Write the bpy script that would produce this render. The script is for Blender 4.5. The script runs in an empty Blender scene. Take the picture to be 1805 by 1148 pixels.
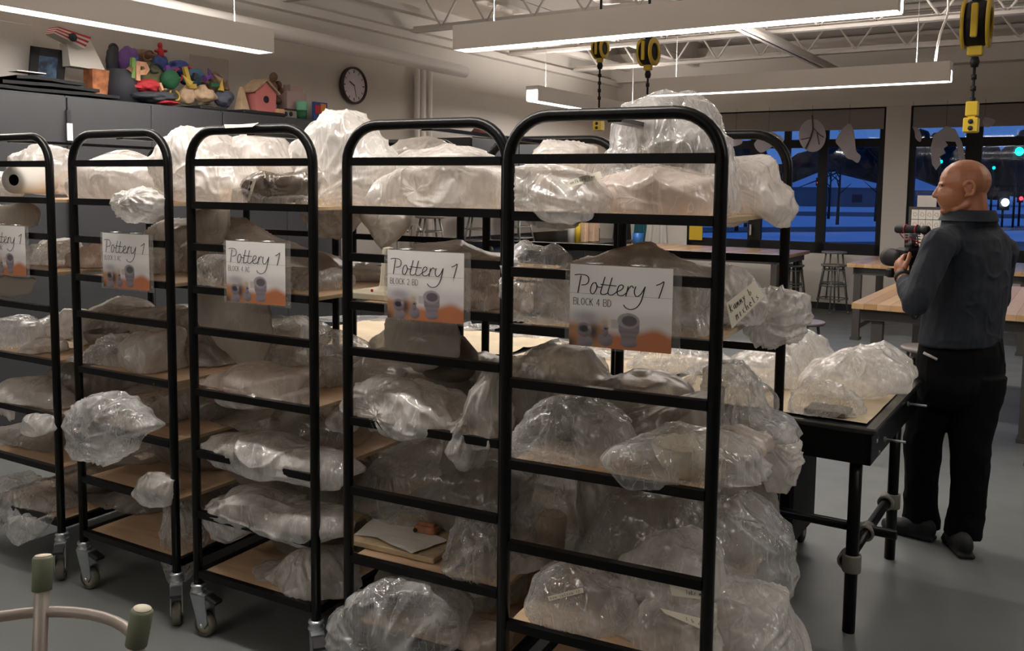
import bpy, bmesh, math, random
import numpy as np
from math import sin, cos, pi, radians
from mathutils import Vector, Matrix
from mathutils.bvhtree import BVHTree
SC = bpy.context.scene
COL = SC.collection
random.seed(7)
# ------------------------------------------------------------------ camera
CF, CPY, CPITCH, CROLL, CZ = 1584.76, 473.13, .088677, .012033, 1.722
_F = np.array([0, cos(CPITCH), -sin(CPITCH)]); _U0 = np.array([0, sin(CPITCH), cos(CPITCH)]); _R0 = np.array([1., 0, 0])
_R = cos(CROLL)*_R0 + sin(CROLL)*_U0; _U = -sin(CROLL)*_R0 + cos(CROLL)*_U0
CAM = np.array([0, 0, CZ])
cam = bpy.data.cameras.new('camera'); camo = bpy.data.objects.new('camera', cam); COL.objects.link(camo)
cam.sensor_fit = 'HORIZONTAL'; cam.sensor_width = 36; cam.lens = CF*36/1805
cam.shift_y = -(574-CPY)/1805; cam.clip_start = .05; cam.clip_end = 600
camo.matrix_world = Matrix(((_R[0], _U[0], -_F[0], 0), (_R[1], _U[1], -_F[1], 0), (_R[2], _U[2], -_F[2], CZ), (0, 0, 0, 1)))
SC.camera = camo
# ------------------------------------------------------------------ sky, view, bounces
W = bpy.data.worlds.new('World'); SC.world = W; W.use_nodes = True
nt = W.node_tree; bg = nt.nodes['Background']
tc = nt.nodes.new('ShaderNodeTexCoord'); sp = nt.nodes.new('ShaderNodeSeparateXYZ'); rp = nt.nodes.new('ShaderNodeValToRGB')
nt.links.new(tc.outputs['Generated'], sp.inputs[0]); nt.links.new(sp.outputs['Z'], rp.inputs[0]); nt.links.new(rp.outputs[0], bg.inputs[0])
rp.color_ramp.elements[0].position = 0.0; rp.color_ramp.elements[0].color = (.055, .13, .34, 1)
rp.color_ramp.elements[1].position = .6; rp.color_ramp.elements[1].color = (.028, .085, .30, 1)
bg.inputs[1].default_value = 1.0
SC.view_settings.view_transform = 'Standard'; SC.view_settings.look = 'None'
SC.view_settings.gamma = 1; SC.view_settings.use_curve_mapping = False; SC.view_settings.exposure = 0.32
SC.cycles.max_bounces = 10; SC.cycles.transparent_max_bounces = 40; SC.cycles.transmission_bounces = 6
SC.cycles.diffuse_bounces = 4; SC.cycles.glossy_bounces = 3
SC.cycles.caustics_reflective = False; SC.cycles.caustics_refractive = False; SC.cycles.sample_clamp_indirect = 4
SC.cycles.use_denoising = True
# room axes: X runs along the cabinet wall towards the windows, Y across the room towards the cabinets
YAW = 1.0
XR = np.array([cos(YAW), sin(YAW), 0]); YR = np.array([-sin(YAW), cos(YAW), 0]); ZR = np.array([0, 0, 1.])
ROOM = (XR, YR, ZR)
def RP(x, y, z=0.): return XR*x + YR*y + np.array([0, 0, z])
LAMPS = [  # real ceiling fixtures: (x0,y0,x1,y1) in room axes, watts down, watts up
 (1.9, 5.5, 4.97, 5.5), (5.6, .98, 5.6, 4.09), (9.25, 1.16, 9.25, 4.16), (9.15, 5.62, 12.2, 5.62),
 (1.95, .98, 1.95, 4.09), (5.6, -3.4, 5.6, -.3), (9.25, -3.4, 9.25, -.3), (1.95, -3.4, 1.95, -.3), (-1.8, .98, -1.8, 4.09)]
LAMP_Z, DOWN, UP = 2.75, 30, 46
for i, (x0, y0, x1, y1) in enumerate(LAMPS):
    L = math.hypot(x1-x0, y1-y0); ang = YAW + math.atan2(y1-y0, x1-x0)
    for k, (pw, dz) in enumerate(((DOWN, -.012), (UP, .20))):
        ld = bpy.data.lights.new('tube_light', 'AREA'); ld.shape = 'RECTANGLE'; ld.size = L-.1; ld.size_y = .09
        ld.energy = pw*(.78 if k and i in (2, 3) else 1)*(1.1 if i < 4 else .95 if i == 4 else .7 if i == 8 else .3); ld.color = (1, .925, .855)
        lo = bpy.data.objects.new('tube_light', ld); COL.objects.link(lo)
        lo.location = RP((x0+x1)/2, (y0+y1)/2, LAMP_Z+dz); lo.rotation_euler = (0 if k == 0 else pi, 0, ang if k == 0 else -ang)
        if k: lo.rotation_euler = (pi, 0, ang)
# ------------------------------------------------------------------ pixel helpers (a pixel ray met with a real plane)
def ray(x, y): return _F + _R*(x-902.5)/CF - _U*(y-CPY)/CF
def atz(x, y, z): r = ray(x, y); return CAM + r*(z-CZ)/r[2]
def atY(x, y, Y): r = ray(x, y); return CAM + r*Y/r[1]
def onp(x, y, O, n): r = ray(x, y); return CAM + r*(((O-CAM)@n)/(r@n))
def onRX(x, y, X): return onp(x, y, XR*X, XR)
def onRY(x, y, Y): return onp(x, y, YR*Y, YR)
# ------------------------------------------------------------------ noise
def _h(i, j, k, s):
    n = (i.astype(np.int64)*374761393 + j.astype(np.int64)*668265263 + k.astype(np.int64)*1274126177 + s*974711) & 0x7fffffff
    n = ((n ^ (n >> 13))*1103515245) & 0x7fffffff
    return ((n ^ (n >> 16)) & 0xffff)/65535.
def vn(P, s=0):
    f = np.floor(P).astype(np.int64); t = P-f; t = t*t*(3-2*t); r = 0
    for a in (0, 1):
        for b in (0, 1):
            for c in (0, 1):
                w = (t[..., 0] if a else 1-t[..., 0])*(t[..., 1] if b else 1-t[..., 1])*(t[..., 2] if c else 1-t[..., 2])
                r = r + w*_h(f[..., 0]+a, f[..., 1]+b, f[..., 2]+c, s)
    return r
def ridge(P, s=0): return 1-np.abs(2*vn(P, s)-1)
# ------------------------------------------------------------------ materials
MATS = {}
def new_mat(name):
    m = bpy.data.materials.new(name); m.use_nodes = True; MATS[name] = m
    return m, m.node_tree, m.node_tree.nodes['Principled BSDF']
def pmat(name, col, rough=.5, metal=0, spec=.5, var=0., vscale=8., bump=0., bscale=40., emit=None, es=1, stretch=None, col2=None, coat=0):
    m, nt, b = new_mat(name)
    b.inputs['Base Color'].default_value = (*col, 1); b.inputs['Roughness'].default_value = rough
    b.inputs['Metallic'].default_value = metal; b.inputs['Specular IOR Level'].default_value = spec
    b.inputs['Coat Weight'].default_value = coat
    tc = nt.nodes.new('ShaderNodeTexCoord'); mp = nt.nodes.new('ShaderNodeMapping')
    nt.links.new(tc.outputs['Object'], mp.inputs[0])
    if stretch: mp.inputs['Scale'].default_value = stretch
    if var or col2:
        n = nt.nodes.new('ShaderNodeTexNoise'); n.inputs['Scale'].default_value = vscale; n.inputs['Detail'].default_value = 5
        nt.links.new(mp.outputs[0], n.inputs['Vector'])
        r = nt.nodes.new('ShaderNodeValToRGB'); r.color_ramp.elements[0].position = .3; r.color_ramp.elements[1].position = .7
        c2 = col2 or tuple(min(1, c*(1+var)) for c in col)
        c1 = col if col2 else tuple(c*(1-var) for c in col)
        r.color_ramp.elements[0].color = (*c1, 1); r.color_ramp.elements[1].color = (*c2, 1)
        nt.links.new(n.outputs[0], r.inputs[0]); nt.links.new(r.outputs[0], b.inputs['Base Color'])
    if bump:
        n2 = nt.nodes.new('ShaderNodeTexNoise'); n2.inputs['Scale'].default_value = bscale; n2.inputs['Detail'].default_value = 4
        nt.links.new(mp.outputs[0], n2.inputs['Vector'])
        bu = nt.nodes.new('ShaderNodeBump'); bu.inputs['Strength'].default_value = bump; bu.inputs['Distance'].default_value = .01
        nt.links.new(n2.outputs[0], bu.inputs['Height']); nt.links.new(bu.outputs[0], b.inputs['Normal'])
    if emit:
        b.inputs['Emission Color'].default_value = (*emit, 1); b.inputs['Emission Strength'].default_value = es
    return m
def film(name, op, col, rough=.28, var=.25, trans=.35, bs=.55):
    m, nt, b = new_mat(name); N = nt.nodes.new; L = nt.links.new
    b.inputs['Base Color'].default_value = (*col, 1); b.inputs['Roughness'].default_value = rough
    b.inputs['Specular IOR Level'].default_value = .75
    tc = N('ShaderNodeTexCoord')
    n = N('ShaderNodeTexNoise'); n.inputs['Scale'].default_value = 7; n.inputs['Detail'].default_value = 4; n.inputs['Distortion'].default_value = .6
    L(tc.outputs['Object'], n.inputs['Vector'])
    mr = N('ShaderNodeMapRange'); mr.inputs['From Min'].default_value = .3; mr.inputs['From Max'].default_value = .7
    mr.inputs['To Min'].default_value = op-var; mr.inputs['To Max'].default_value = op+var
    L(n.outputs[0], mr.inputs['Value'])
    # wrinkles: two stretched, distorted noises folded into ridges
    def rid(scale, dist, st):
        mp = N('ShaderNodeMapping'); mp.inputs['Scale'].default_value = st; L(tc.outputs['Object'], mp.inputs[0])
        q = N('ShaderNodeTexNoise'); q.inputs['Scale'].default_value = scale; q.inputs['Detail'].default_value = 2.5; q.inputs['Distortion'].default_value = dist
        L(mp.outputs[0], q.inputs['Vector'])
        a = N('ShaderNodeMath'); a.operation = 'SUBTRACT'; a.inputs[1].default_value = .5; L(q.outputs[0], a.inputs[0])
        c = N('ShaderNodeMath'); c.operation = 'ABSOLUTE'; L(a.outputs[0], c.inputs[0])
        return c
    r1 = rid(6, .5, (1, 1, .6)); r2 = rid(15, .7, (1.6, 1.3, .35))
    ad = N('ShaderNodeMath'); ad.operation = 'MULTIPLY_ADD'; ad.inputs[1].default_value = .4; L(r2.outputs[0], ad.inputs[0]); L(r1.outputs[0], ad.inputs[2])
    bu = N('ShaderNodeBump'); bu.inputs['Strength'].default_value = bs; bu.inputs['Distance'].default_value = .06
    L(ad.outputs[0], bu.inputs['Height']); L(bu.outputs[0], b.inputs['Normal'])
    # crease lines read slightly whiter (film doubles up there)
    cr = N('ShaderNodeMapRange'); cr.inputs['From Min'].default_value = 0; cr.inputs['From Max'].default_value = .02
    cr.inputs['To Min'].default_value = .2; cr.inputs['To Max'].default_value = 0; L(r2.outputs[0], cr.inputs['Value'])
    o2 = N('ShaderNodeMath'); o2.operation = 'ADD'; L(mr.outputs[0], o2.inputs[0]); L(cr.outputs[0], o2.inputs[1])
    lw = N('ShaderNodeLayerWeight'); lw.inputs[0].default_value = .5; L(bu.outputs[0], lw.inputs['Normal'])
    fm = N('ShaderNodeMath'); fm.operation = 'MULTIPLY_ADD'; fm.inputs[1].default_value = .25; fm.use_clamp = True
    L(lw.outputs['Facing'], fm.inputs[0]); L(o2.outputs[0], fm.inputs[2])
    tl = N('ShaderNodeBsdfTranslucent'); tl.inputs[0].default_value = (*col, 1)
    mx = N('ShaderNodeMixShader'); mx.inputs[0].default_value = trans; L(b.outputs[0], mx.inputs[1]); L(tl.outputs[0], mx.inputs[2])
    tr = N('ShaderNodeBsdfTransparent'); tr.inputs[0].default_value = (.97, .965, .95, 1)
    m2 = N('ShaderNodeMixShader'); L(fm.outputs[0], m2.inputs[0]); L(tr.outputs[0], m2.inputs[1]); L(mx.outputs[0], m2.inputs[2])
    # the film's own shine, on the clear parts too
    gl = N('ShaderNodeBsdfGlossy'); gl.inputs['Roughness'].default_value = rough; L(bu.outputs[0], gl.inputs['Normal'])
    fp = N('ShaderNodeMath'); fp.operation = 'POWER'; fp.inputs[1].default_value = 4; L(lw.outputs['Facing'], fp.inputs[0])
    fk = N('ShaderNodeMath'); fk.operation = 'MULTIPLY_ADD'; fk.inputs[1].default_value = .3; fk.inputs[2].default_value = .065; fk.use_clamp = True; L(fp.outputs[0], fk.inputs[0])
    m3 = N('ShaderNodeMixShader'); L(fk.outputs[0], m3.inputs[0]); L(m2.outputs[0], m3.inputs[1]); L(gl.outputs[0], m3.inputs[2])
    L(m3.outputs[0], nt.nodes['Material Output'].inputs[0])
    return m
M_black = pmat('black_steel', (.003, .003, .0033), .3, spec=.22, bump=.05, bscale=90)
M_blackm = pmat('black_matte', (.006, .006, .007), .6, spec=.3)
M_ply = pmat('plywood', (.60, .42, .27), .6, var=.12, vscale=5, stretch=(1, 8, 8), bump=.05)
M_plye = pmat('plywood_edge', (.52, .40, .25), .6, var=.15, vscale=30, stretch=(1, 1, 12))
M_wall = pmat('wall_paint', (.60, .56, .51), .7, var=.02, vscale=2)
M_white = pmat('white_paint', (.60, .57, .53), .5)
M_fix = pmat('fixture_white', (.86, .82, .78), .45)
M_floor, _nt, _b = new_mat('polished_concrete')
M_cab = pmat('cabinet_grey', (.040, .041, .045), .5, var=.04)
M_cabd = pmat('cabinet_dark', (.02, .02, .022), .4)
M_steel = pmat('galvanised', (.33, .33, .31), .38, metal=.85, bump=.1)
M_zinc = pmat('zinc_plate', (.42, .45, .47), .35, metal=.8, var=.1, vscale=30)
M_rub = pmat('caster_rubber', (.11, .105, .08), .6)
M_hub = pmat('caster_hub', (.32, .29, .2), .5)
M_clamp = pmat('grey_clamp', (.22, .21, .18), .5, metal=.3, bump=.2)
M_alu = pmat('aluminium', (.62, .62, .62), .3, metal=.9)
M_chrome = pmat('chrome', (.75, .75, .75), .12, metal=1)
M_emit = pmat('lamp_tube', (1, 1, 1), .5, emit=(1, .95, .9), es=9)
M_deck = pmat('ceiling_deck', (.66, .62, .58), .6, var=.12, vscale=3, bump=.1)
M_joist = pmat('joist_paint', (.60, .56, .52), .5)
M_yel = pmat('yellow_plastic', (.62, .43, .03), .4)
M_top = pmat('black_counter', (.02, .02, .021), .22)
M_canvas = pmat('cream_canvas', (.72, .60, .43), .8, var=.08, vscale=6, bump=.3, bscale=25)
M_clay = pmat('grey_clay', (.19, .165, .135), .8, var=.2, vscale=9, bump=.3)
M_terra = pmat('buff_clay', (.50, .36, .25), .8, var=.15, vscale=9, bump=.2)
M_plast = pmat('plaster', (.74, .68, .54), .8, var=.1, bump=.2)
M_paper = pmat('paper', (.78, .75, .69), .8, var=.03)
M_tape = pmat('masking_tape', (.72, .68, .56), .7, var=.05)
M_ink = pmat('ink', (.01, .01, .012), .7)
M_glass, _nt2, _b2 = new_mat('window_glass')
M_milk = film('film_milky', .70, (.95, .91, .87), .2, .24, .42, .5)
M_milkb = film('film_white', .52, (.95, .93, .90), .15, .3, .38, .6)
M_clear = film('film_clear', .24, (.92, .92, .92), .1, .2, .32, .75)
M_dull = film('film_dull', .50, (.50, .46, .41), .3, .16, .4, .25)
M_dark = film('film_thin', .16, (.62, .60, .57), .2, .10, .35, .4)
M_pink = film('film_warm', .62, (.93, .82, .74), .24, .18, .4, .38)
M_brown = film('film_brown', .82, (.13, .10, .075), .25, .1, .3, .4)
M_flap = film('film_grey', .86, (.66, .62, .56), .35, .08, .55, .15)
FM = dict(b=M_brown, f=M_flap, m=M_milk, w=M_milkb, c=M_clear, d=M_dull, k=M_dark, p=M_pink)
# floor: smooth grey concrete with soft mottling
def floor_nodes():
    nt = _nt; b = _b; N = nt.nodes.new; L = nt.links.new
    tc = N('ShaderNodeTexCoord')
    n = N('ShaderNodeTexNoise'); n.inputs['Scale'].default_value = .9; n.inputs['Detail'].default_value = 8; L(tc.outputs['Object'], n.inputs['Vector'])
    r = N('ShaderNodeValToRGB'); r.color_ramp.elements[0].position = .35; r.color_ramp.elements[1].position = .7
    r.color_ramp.elements[0].color = (.125, .134, .134, 1); r.color_ramp.elements[1].color = (.168, .178, .178, 1)
    L(n.outputs[0], r.inputs[0]); L(r.outputs[0], b.inputs['Base Color'])
    n2 = N('ShaderNodeTexNoise'); n2.inputs['Scale'].default_value = 6; L(tc.outputs['Object'], n2.inputs['Vector'])
    mr = N('ShaderNodeMapRange'); mr.inputs['To Min'].default_value = .3; mr.inputs['To Max'].default_value = .5; L(n2.outputs[0], mr.inputs['Value']); L(mr.outputs[0], b.inputs['Roughness'])
    b.inputs['Specular IOR Level'].default_value = .35
floor_nodes()
def glass_nodes():
    nt = _nt2; N = nt.nodes.new; L = nt.links.new
    g = N('ShaderNodeBsdfGlossy'); g.inputs['Roughness'].default_value = .03
    t = N('ShaderNodeBsdfTransparent'); t.inputs[0].default_value = (.9, .95, 1, 1)
    fr = N('ShaderNodeFresnel'); fr.inputs[0].default_value = 1.45
    mx = N('ShaderNodeMixShader'); L(fr.outputs[0], mx.inputs[0]); L(t.outputs[0], mx.inputs[1]); L(g.outputs[0], mx.inputs[2])
    L(mx.outputs[0], nt.nodes['Material Output'].inputs[0])
glass_nodes()
def attr_mat(name, rough=.6):
    m, nt, b = new_mat(name); a = nt.nodes.new('ShaderNodeAttribute'); a.attribute_name = 'Col'
    nt.links.new(a.outputs['Color'], b.inputs['Base Color']); b.inputs['Roughness'].default_value = rough
    return m
# ------------------------------------------------------------------ mesh building
def empty(name, loc, rz=0):
    o = bpy.data.objects.new(name, None); COL.objects.link(o); o.location = loc; o.rotation_euler = (0, 0, rz); o.empty_display_size = .05
    return o
def tag(o, label=None, cat=None, group=None, kind=None):
    if label: o['label'] = label
    if cat: o['category'] = cat
    if group: o['group'] = group
    if kind: o['kind'] = kind
    return o
LOCALS = set()
class MB:
    def __init__(s): s.v = []; s.f = []; s.sm = []
    def add(s, vs, fs, smooth=False):
        b = len(s.v); s.v += [tuple(map(float, p)) for p in vs]; s.f += [tuple(b+i for i in f) for f in fs]; s.sm += [smooth]*len(fs); return s
    def box(s, c, d, ax=None, bev=0):
        ax = ax if ax is not None else (np.array([1, 0, 0.]), np.array([0, 1, 0.]), np.array([0, 0, 1.]))
        c = np.array(c, float); h = [x/2 for x in d]
        if bev <= 0:
            vs = [c+ax[0]*h[0]*i+ax[1]*h[1]*j+ax[2]*h[2]*k for k in (-1, 1) for j in (-1, 1) for i in (-1, 1)]
            return s.add(vs, [(0, 2, 3, 1), (4, 5, 7, 6), (0, 1, 5, 4), (2, 6, 7, 3), (0, 4, 6, 2), (1, 3, 7, 5)])
        # bevelled: octagonal rings
        e = min(bev, *[x*.49 for x in h]); ring = []
        a, b = h[0], h[1]
        xy = [(a-e, -b), (a, -b+e), (a, b-e), (a-e, b), (-a+e, b), (-a, b-e), (-a, -b+e), (-a+e, -b)]
        xi = [(x*(1-e/a), y*(1-e/b)) for x, y in xy]
        for z, L in ((-h[2], xi), (-h[2]+e, xy), (h[2]-e, xy), (h[2], xi)):
            ring += [c+ax[0]*x+ax[1]*y+ax[2]*z for x, y in L]
        fs = [tuple(range(7, -1, -1)), tuple(range(24, 32))]
        for r in range(3):
            for i in range(8): fs.append((r*8+i, r*8+(i+1) % 8, r*8+8+(i+1) % 8, r*8+8+i))
        return s.add(ring, fs)
    def prism(s, poly, O, e1, e2, n, t, smooth=False):
        # poly in (e1,e2) plane through O, thickness t along n
        O = np.array(O, float); P = [O+e1*a+e2*b for a, b in poly]; k = len(P)
        vs = P+[p+n*t for p in P]
        return s.add(vs, [tuple(range(k-1, -1, -1)), tuple(range(k, 2*k))]+[(i, (i+1) % k, k+(i+1) % k, k+i) for i in range(k)])
    def tube(s, pts, r, n=10, cap=True, closed=False):
        pts = [np.array(p, float) for p in pts]; m = len(pts); rr = r if hasattr(r, '__len__') else [r]*m
        T = [pts[min(i+1, m-1)]-pts[max(i-1, 0)] for i in range(m)]
        if closed: T = [pts[(i+1) % m]-pts[i-1] for i in range(m)]
        T = [t/(np.linalg.norm(t)+1e-12) for t in T]
        up = np.array([0, 0, 1.]) if abs(T[0][2]) < .9 else np.array([1., 0, 0]); A = np.cross(up, T[0]); A /= np.linalg.norm(A); vs = []
        for i in range(m):
            A = A-T[i]*(A@T[i]); A /= np.linalg.norm(A); B = np.cross(T[i], A)
            vs += [pts[i]+(A*cos(2*pi*k/n)+B*sin(2*pi*k/n))*rr[i] for k in range(n)]
        fs = []
        for i in range(m if closed else m-1):
            j = (i+1) % m
            for k in range(n): fs.append((i*n+k, i*n+(k+1) % n, j*n+(k+1) % n, j*n+k))
        s.add(vs, fs, True)
        if cap and not closed:
            b = len(s.v)-len(vs); s.f += [tuple(b+k for k in range(n-1, -1, -1)), tuple(b+(m-1)*n+k for k in range(n))]; s.sm += [False]*2
        return s
    def lathe(s, prof, c, ax=None, n=24, smooth=True):
        # prof: (r, h) along axis ax[2]
        ax = ax if ax is not None else (np.array([1, 0, 0.]), np.array([0, 1, 0.]), np.array([0, 0, 1.])); c = np.array(c, float); vs = []
        for r, h in prof: vs += [c+ax[2]*h+(ax[0]*cos(2*pi*k/n)+ax[1]*sin(2*pi*k/n))*max(r, 1e-5) for k in range(n)]
        fs = [(i*n+k, i*n+(k+1) % n, (i+1)*n+(k+1) % n, (i+1)*n+k) for i in range(len(prof)-1) for k in range(n)]
        return s.add(vs, fs, smooth)
    def ell(s, c, r, ax=None, n=14, m=9):
        prof = [(cos(t), sin(t)) for t in np.linspace(-pi/2, pi/2, m)]
        ax = ax if ax is not None else (np.array([1, 0, 0.]), np.array([0, 1, 0.]), np.array([0, 0, 1.])); vs = []; c = np.array(c, float)
        for a, h in prof: vs += [c+ax[2]*h*r[2]+ax[0]*a*r[0]*cos(2*pi*k/n)+ax[1]*a*r[1]*sin(2*pi*k/n) for k in range(n)]
        return s.add(vs, [(i*n+k, i*n+(k+1) % n, (i+1)*n+(k+1) % n, (i+1)*n+k) for i in range(m-1) for k in range(n)], True)
    def build(s, name, mat, parent=None, label=None):
        off = np.zeros(3)
        if parent is not None:
            root = parent.parent or parent
            if root.name not in LOCALS: off = np.array(root.location)
        me = bpy.data.meshes.new(name); me.from_pydata([tuple(np.array(p)-off) for p in s.v], [], s.f)
        me.polygons.foreach_set('use_smooth', s.sm); me.materials.append(mat); me.validate(); me.update()
        o = bpy.data.objects.new(name, me); COL.objects.link(o)
        if parent is not None: o.parent = parent
        if label: o['label'] = label
        return o
def copy_tree(o, parent=None):
    c = o.copy(); COL.objects.link(c)
    if parent is not None: c.parent = parent
    for ch in list(o.children): copy_tree(ch, c)
    return c
def solo(mb, name, mat, label, cat, group=None):
    # a one-mesh thing with its origin at its base
    V = np.array(mb.v); loc = np.array([V[:, 0].mean(), V[:, 1].mean(), V[:, 2].min()])
    mb.v = [tuple(p-loc) for p in V]; o = mb.build(name, mat); o.location = loc
    return tag(o, label, cat, group)
def struct(mb, name, mat): return tag(mb.build(name, mat), kind='structure')
def strokes(mb, L, w, to3, n=None):
    # pen lines: L list of polylines in 2D, mapped by to3 to 3D; thin flat ribbons
    L2 = []
    for ln in L:
        cur = [ln[0]]
        for i in range(1, len(ln)):
            cur.append(ln[i])
            if i < len(ln)-1:
                a = np.array(ln[i], float)-np.array(ln[i-1], float); b = np.array(ln[i+1], float)-np.array(ln[i], float)
                if a@b < .55*np.linalg.norm(a)*np.linalg.norm(b): L2.append(cur); cur = [ln[i]]
        L2.append(cur)
    for ln in L2:
        P = [np.array(p, float) for p in ln]; vs = []
        for i, p in enumerate(P):
            t = P[min(i+1, len(P)-1)]-P[max(i-1, 0)]; t = t/(np.linalg.norm(t)+1e-9); q = np.array([-t[1], t[0]])*w/2
            if i == 0: p = p-t*w*.3
            if i == len(P)-1: p = p+t*w*.3
            vs += [to3(*(p+q)), to3(*(p-q))]
        mb.add(vs, [(2*i, 2*i+1, 2*i+3, 2*i+2) for i in range(len(P)-1)])
def smooth(P, k=4):
    # Catmull-Rom through the points
    P = [np.array(p, float) for p in P]; Q = [P[0]]+P+[P[-1]]; out = []
    for i in range(1, len(Q)-2):
        for j in range(k):
            t = j/k; out.append(.5*((2*Q[i])+(-Q[i-1]+Q[i+1])*t+(2*Q[i-1]-5*Q[i]+4*Q[i+1]-Q[i+2])*t*t+(-Q[i-1]+3*Q[i]-3*Q[i+1]+Q[i+2])*t**3))
    return out+[P[-1]]
# ================================================================== THE SETTING
XW, YC, XB, YB, ZC = 13.6, 6.7, -4.5, -6.5, 4.1
def rbox(mb, x0, x1, y0, y1, z0, z1, bev=0): return mb.box(RP((x0+x1)/2, (y0+y1)/2, (z0+z1)/2), (abs(x1-x0), abs(y1-y0), abs(z1-z0)), ROOM, bev)
struct(rbox(MB(), XB-.2, XW+.25, YB-.2, YC+.2, -.12, 0), 'floor', M_floor)
struct(rbox(MB(), XB-.2, XW+.25, YB-.2, YC+.2, ZC, ZC+.12), 'ceiling', M_deck)
struct(rbox(MB(), XB, XW+.2, YC, YC+.2, 0, ZC), 'wall_left', M_wall)
struct(rbox(MB(), XB-.2, XB, YB, YC, 0, ZC), 'wall_back', M_wall)
struct(rbox(MB(), XB, XW+.2, YB-.2, YB, 0, ZC), 'wall_right', M_wall)
# window wall: knee wall, header, piers
ZH, ZS = 2.93, .82
wb = MB()
for (y0, y1, z0, z1) in ((YB, YC, ZH, ZC), (5.42, YC, 0, ZH), (2.18, 2.50, ZS, ZH), (YB, -4.2, 0, ZH), (-4.2, 5.42, 0, ZS)): rbox(wb, XW, XW+.2, y0, y1, z0, z1)
struct(wb, 'wall_window_side', M_wall)
struct(rbox(MB(), XW-.03, XW, 2.18, 2.50, ZS, ZH+.1).box(RP(XW-.015, 0, ZH+.06), (.04, 10.8, .12), ROOM), 'trim_1', M_white)
# windows with frames, panes, roller shades
def window(idx, ya, yb, mulls, trans, doors=()):
    fr = MB(); fx = XW+.06
    rbox(fr, fx-.04, fx+.04, ya, yb, ZS, ZS+.16); rbox(fr, fx-.04, fx+.04, ya, yb, ZH-.06, ZH)
    for y in (ya+.04, yb-.04): rbox(fr, fx-.04, fx+.04, y-.04, y+.04, ZS, ZH)
    for y, w in mulls: rbox(fr, fx-.04, fx+.04, y-w/2, y+w/2, ZS, ZH)
    for y0, y1, z in trans: rbox(fr, fx-.035, fx+.035, y0, y1, z-.06, z+.06)
    f = struct(fr, 'window_%d' % idx, M_blackm)
    ys = sorted([ya]+[m[0] for m in mulls]+[yb])
    for a, b in zip(ys[:-1], ys[1:]):
        p = MB(); rbox(p, fx-.004, fx+.004, a, b, ZS+.1, ZH-.04); p.build('pane', M_glass, f)
    sh = MB(); rbox(sh, XW-.006, XW+.0, ya+.03, yb-.03, 2.62, ZH-.02)
    s_ = sh.build('roller_shade', M_shade, f); return f
M_shade = pmat('shade_cloth', (.22, .20, .185), .8)
def wy(x, y=300): P = onRX(x, y, XW); return float(P@YR)
def wz(x, y): return float(onRX(x, y, XW)[2])
zt = wz(1500, 252)
window(1, 2.50, 5.42, [(wy(1449), .13), (wy(1332), .2), (wy(1385), .09)], [(2.5, 5.4, zt)])
window(2, -4.2, 2.18, [(wy(1714), .2), (-1.2, .15), (-2.8, .15)], [(-4.2, 2.18-.0, wz(1750, 249))])
dr = MB(); P = onRX(1324, 405, XW); dr.box(P-XR*.03, (.03, .03, .16), ROOM); tag(dr.build('door_pull', M_alu), kind='structure')
rbox(dr := MB(), XW-.02, XW, wy(1242), wy(1219), wz(1248, 424), wz(1248, 396))
solo(dr, 'notice', M_yel, 'small yellow notice stuck on the black door frame at the left end of the windows', 'sign')
bb = MB(); rbox(bb, XW-.012, XW, -4.2, 5.4, 0, .1); struct(bb, 'baseboard_window_side', M_cabd)
# left wall: vertical pipes, duct, beams
pp = MB()
for x in (735, 745, 757):
    P = onRY(x, 180, YC-.08); X = float(P@XR); pp.tube([RP(X, YC-.08, 0), RP(X, YC-.08, 3.1)], .035, 10)
solo(pp, 'wall_pipe', M_fix, 'three grey-white pipes running up the wall right of the clock', 'pipe')
d = MB(); a = RP(.5, 6.1, 3.12); b_ = RP(8.45, 6.1, 3.04)
d.tube([a, b_], .07, 16)
solo(d, 'duct_pipe', M_fix, 'long white round pipe along the wall above the clock', 'pipe')
d = MB(); rbox(d, XB, XW, YC-.1, YC-.0, 3.40, 3.48); rbox(d, XB, XW, YC-.35, YC-.25, 3.62, 3.7); rbox(d, XB, XW, 5.2, 5.3, 3.62, 3.70); rbox(d, XB, XW, 5.23, 5.27, 3.72, 4.0)
struct(d, 'trim_2', M_joist)
rbox(d := MB(), XW-.25, XW, YB, YC, 3.45, 3.9); struct(d, 'trim_3', M_joist)
# deck ribs
d = MB(); x = XB+.2
while x < XW: rbox(d, x-.03, x+.03, YB, YC, ZC-.04, ZC); x += .3
tag(d.build('deck_ribs', M_deck), kind='structure')
# open-web joists across the room (along Y)
def joist(x, zb=3.47, zt=3.93):
    e = empty('ceiling_joist', RP(x, 0, zb)); tag(e, kind='structure')
    m = MB(); rbox(m, x-.05, x+.05, YB, YC-.1, zb, zb+.035); rbox(m, x-.008, x+.008, YB, YC-.1, zb, zb+.07); m.build('bottom_chord', M_joist, e)
    m = MB(); rbox(m, x-.05, x+.05, YB, YC-.1, zt, zt+.035); m.build('top_chord', M_joist, e)
    y = YB+.1; k = 0; mb = MB()
    while y < YC-.5:
        q0 = RP(x, y, zb+.03) if k % 2 == 0 else RP(x, y, zt); q1 = RP(x, y+.3, zt) if k % 2 == 0 else RP(x, y+.3, zb+.03)
        mb.tube([q0, q1], .013, 6); y += .3; k += 1
    w = mb.build('web', M_joist, e)
for x in (-1.3, .6, 2.5, 4.35, 6.2, 8.15, 10.15, 11.95): joist(x)
# girders along X
for y in (3.1, -.6):
    d = MB(); rbox(d, XB, XW, y-.06, y+.06, 3.36, 3.40); rbox(d, XB, XW, y-.01, y+.01, 3.36, 3.47); struct(d, 'trim_%d' % (4 if y > 0 else 5), M_joist)
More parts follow.
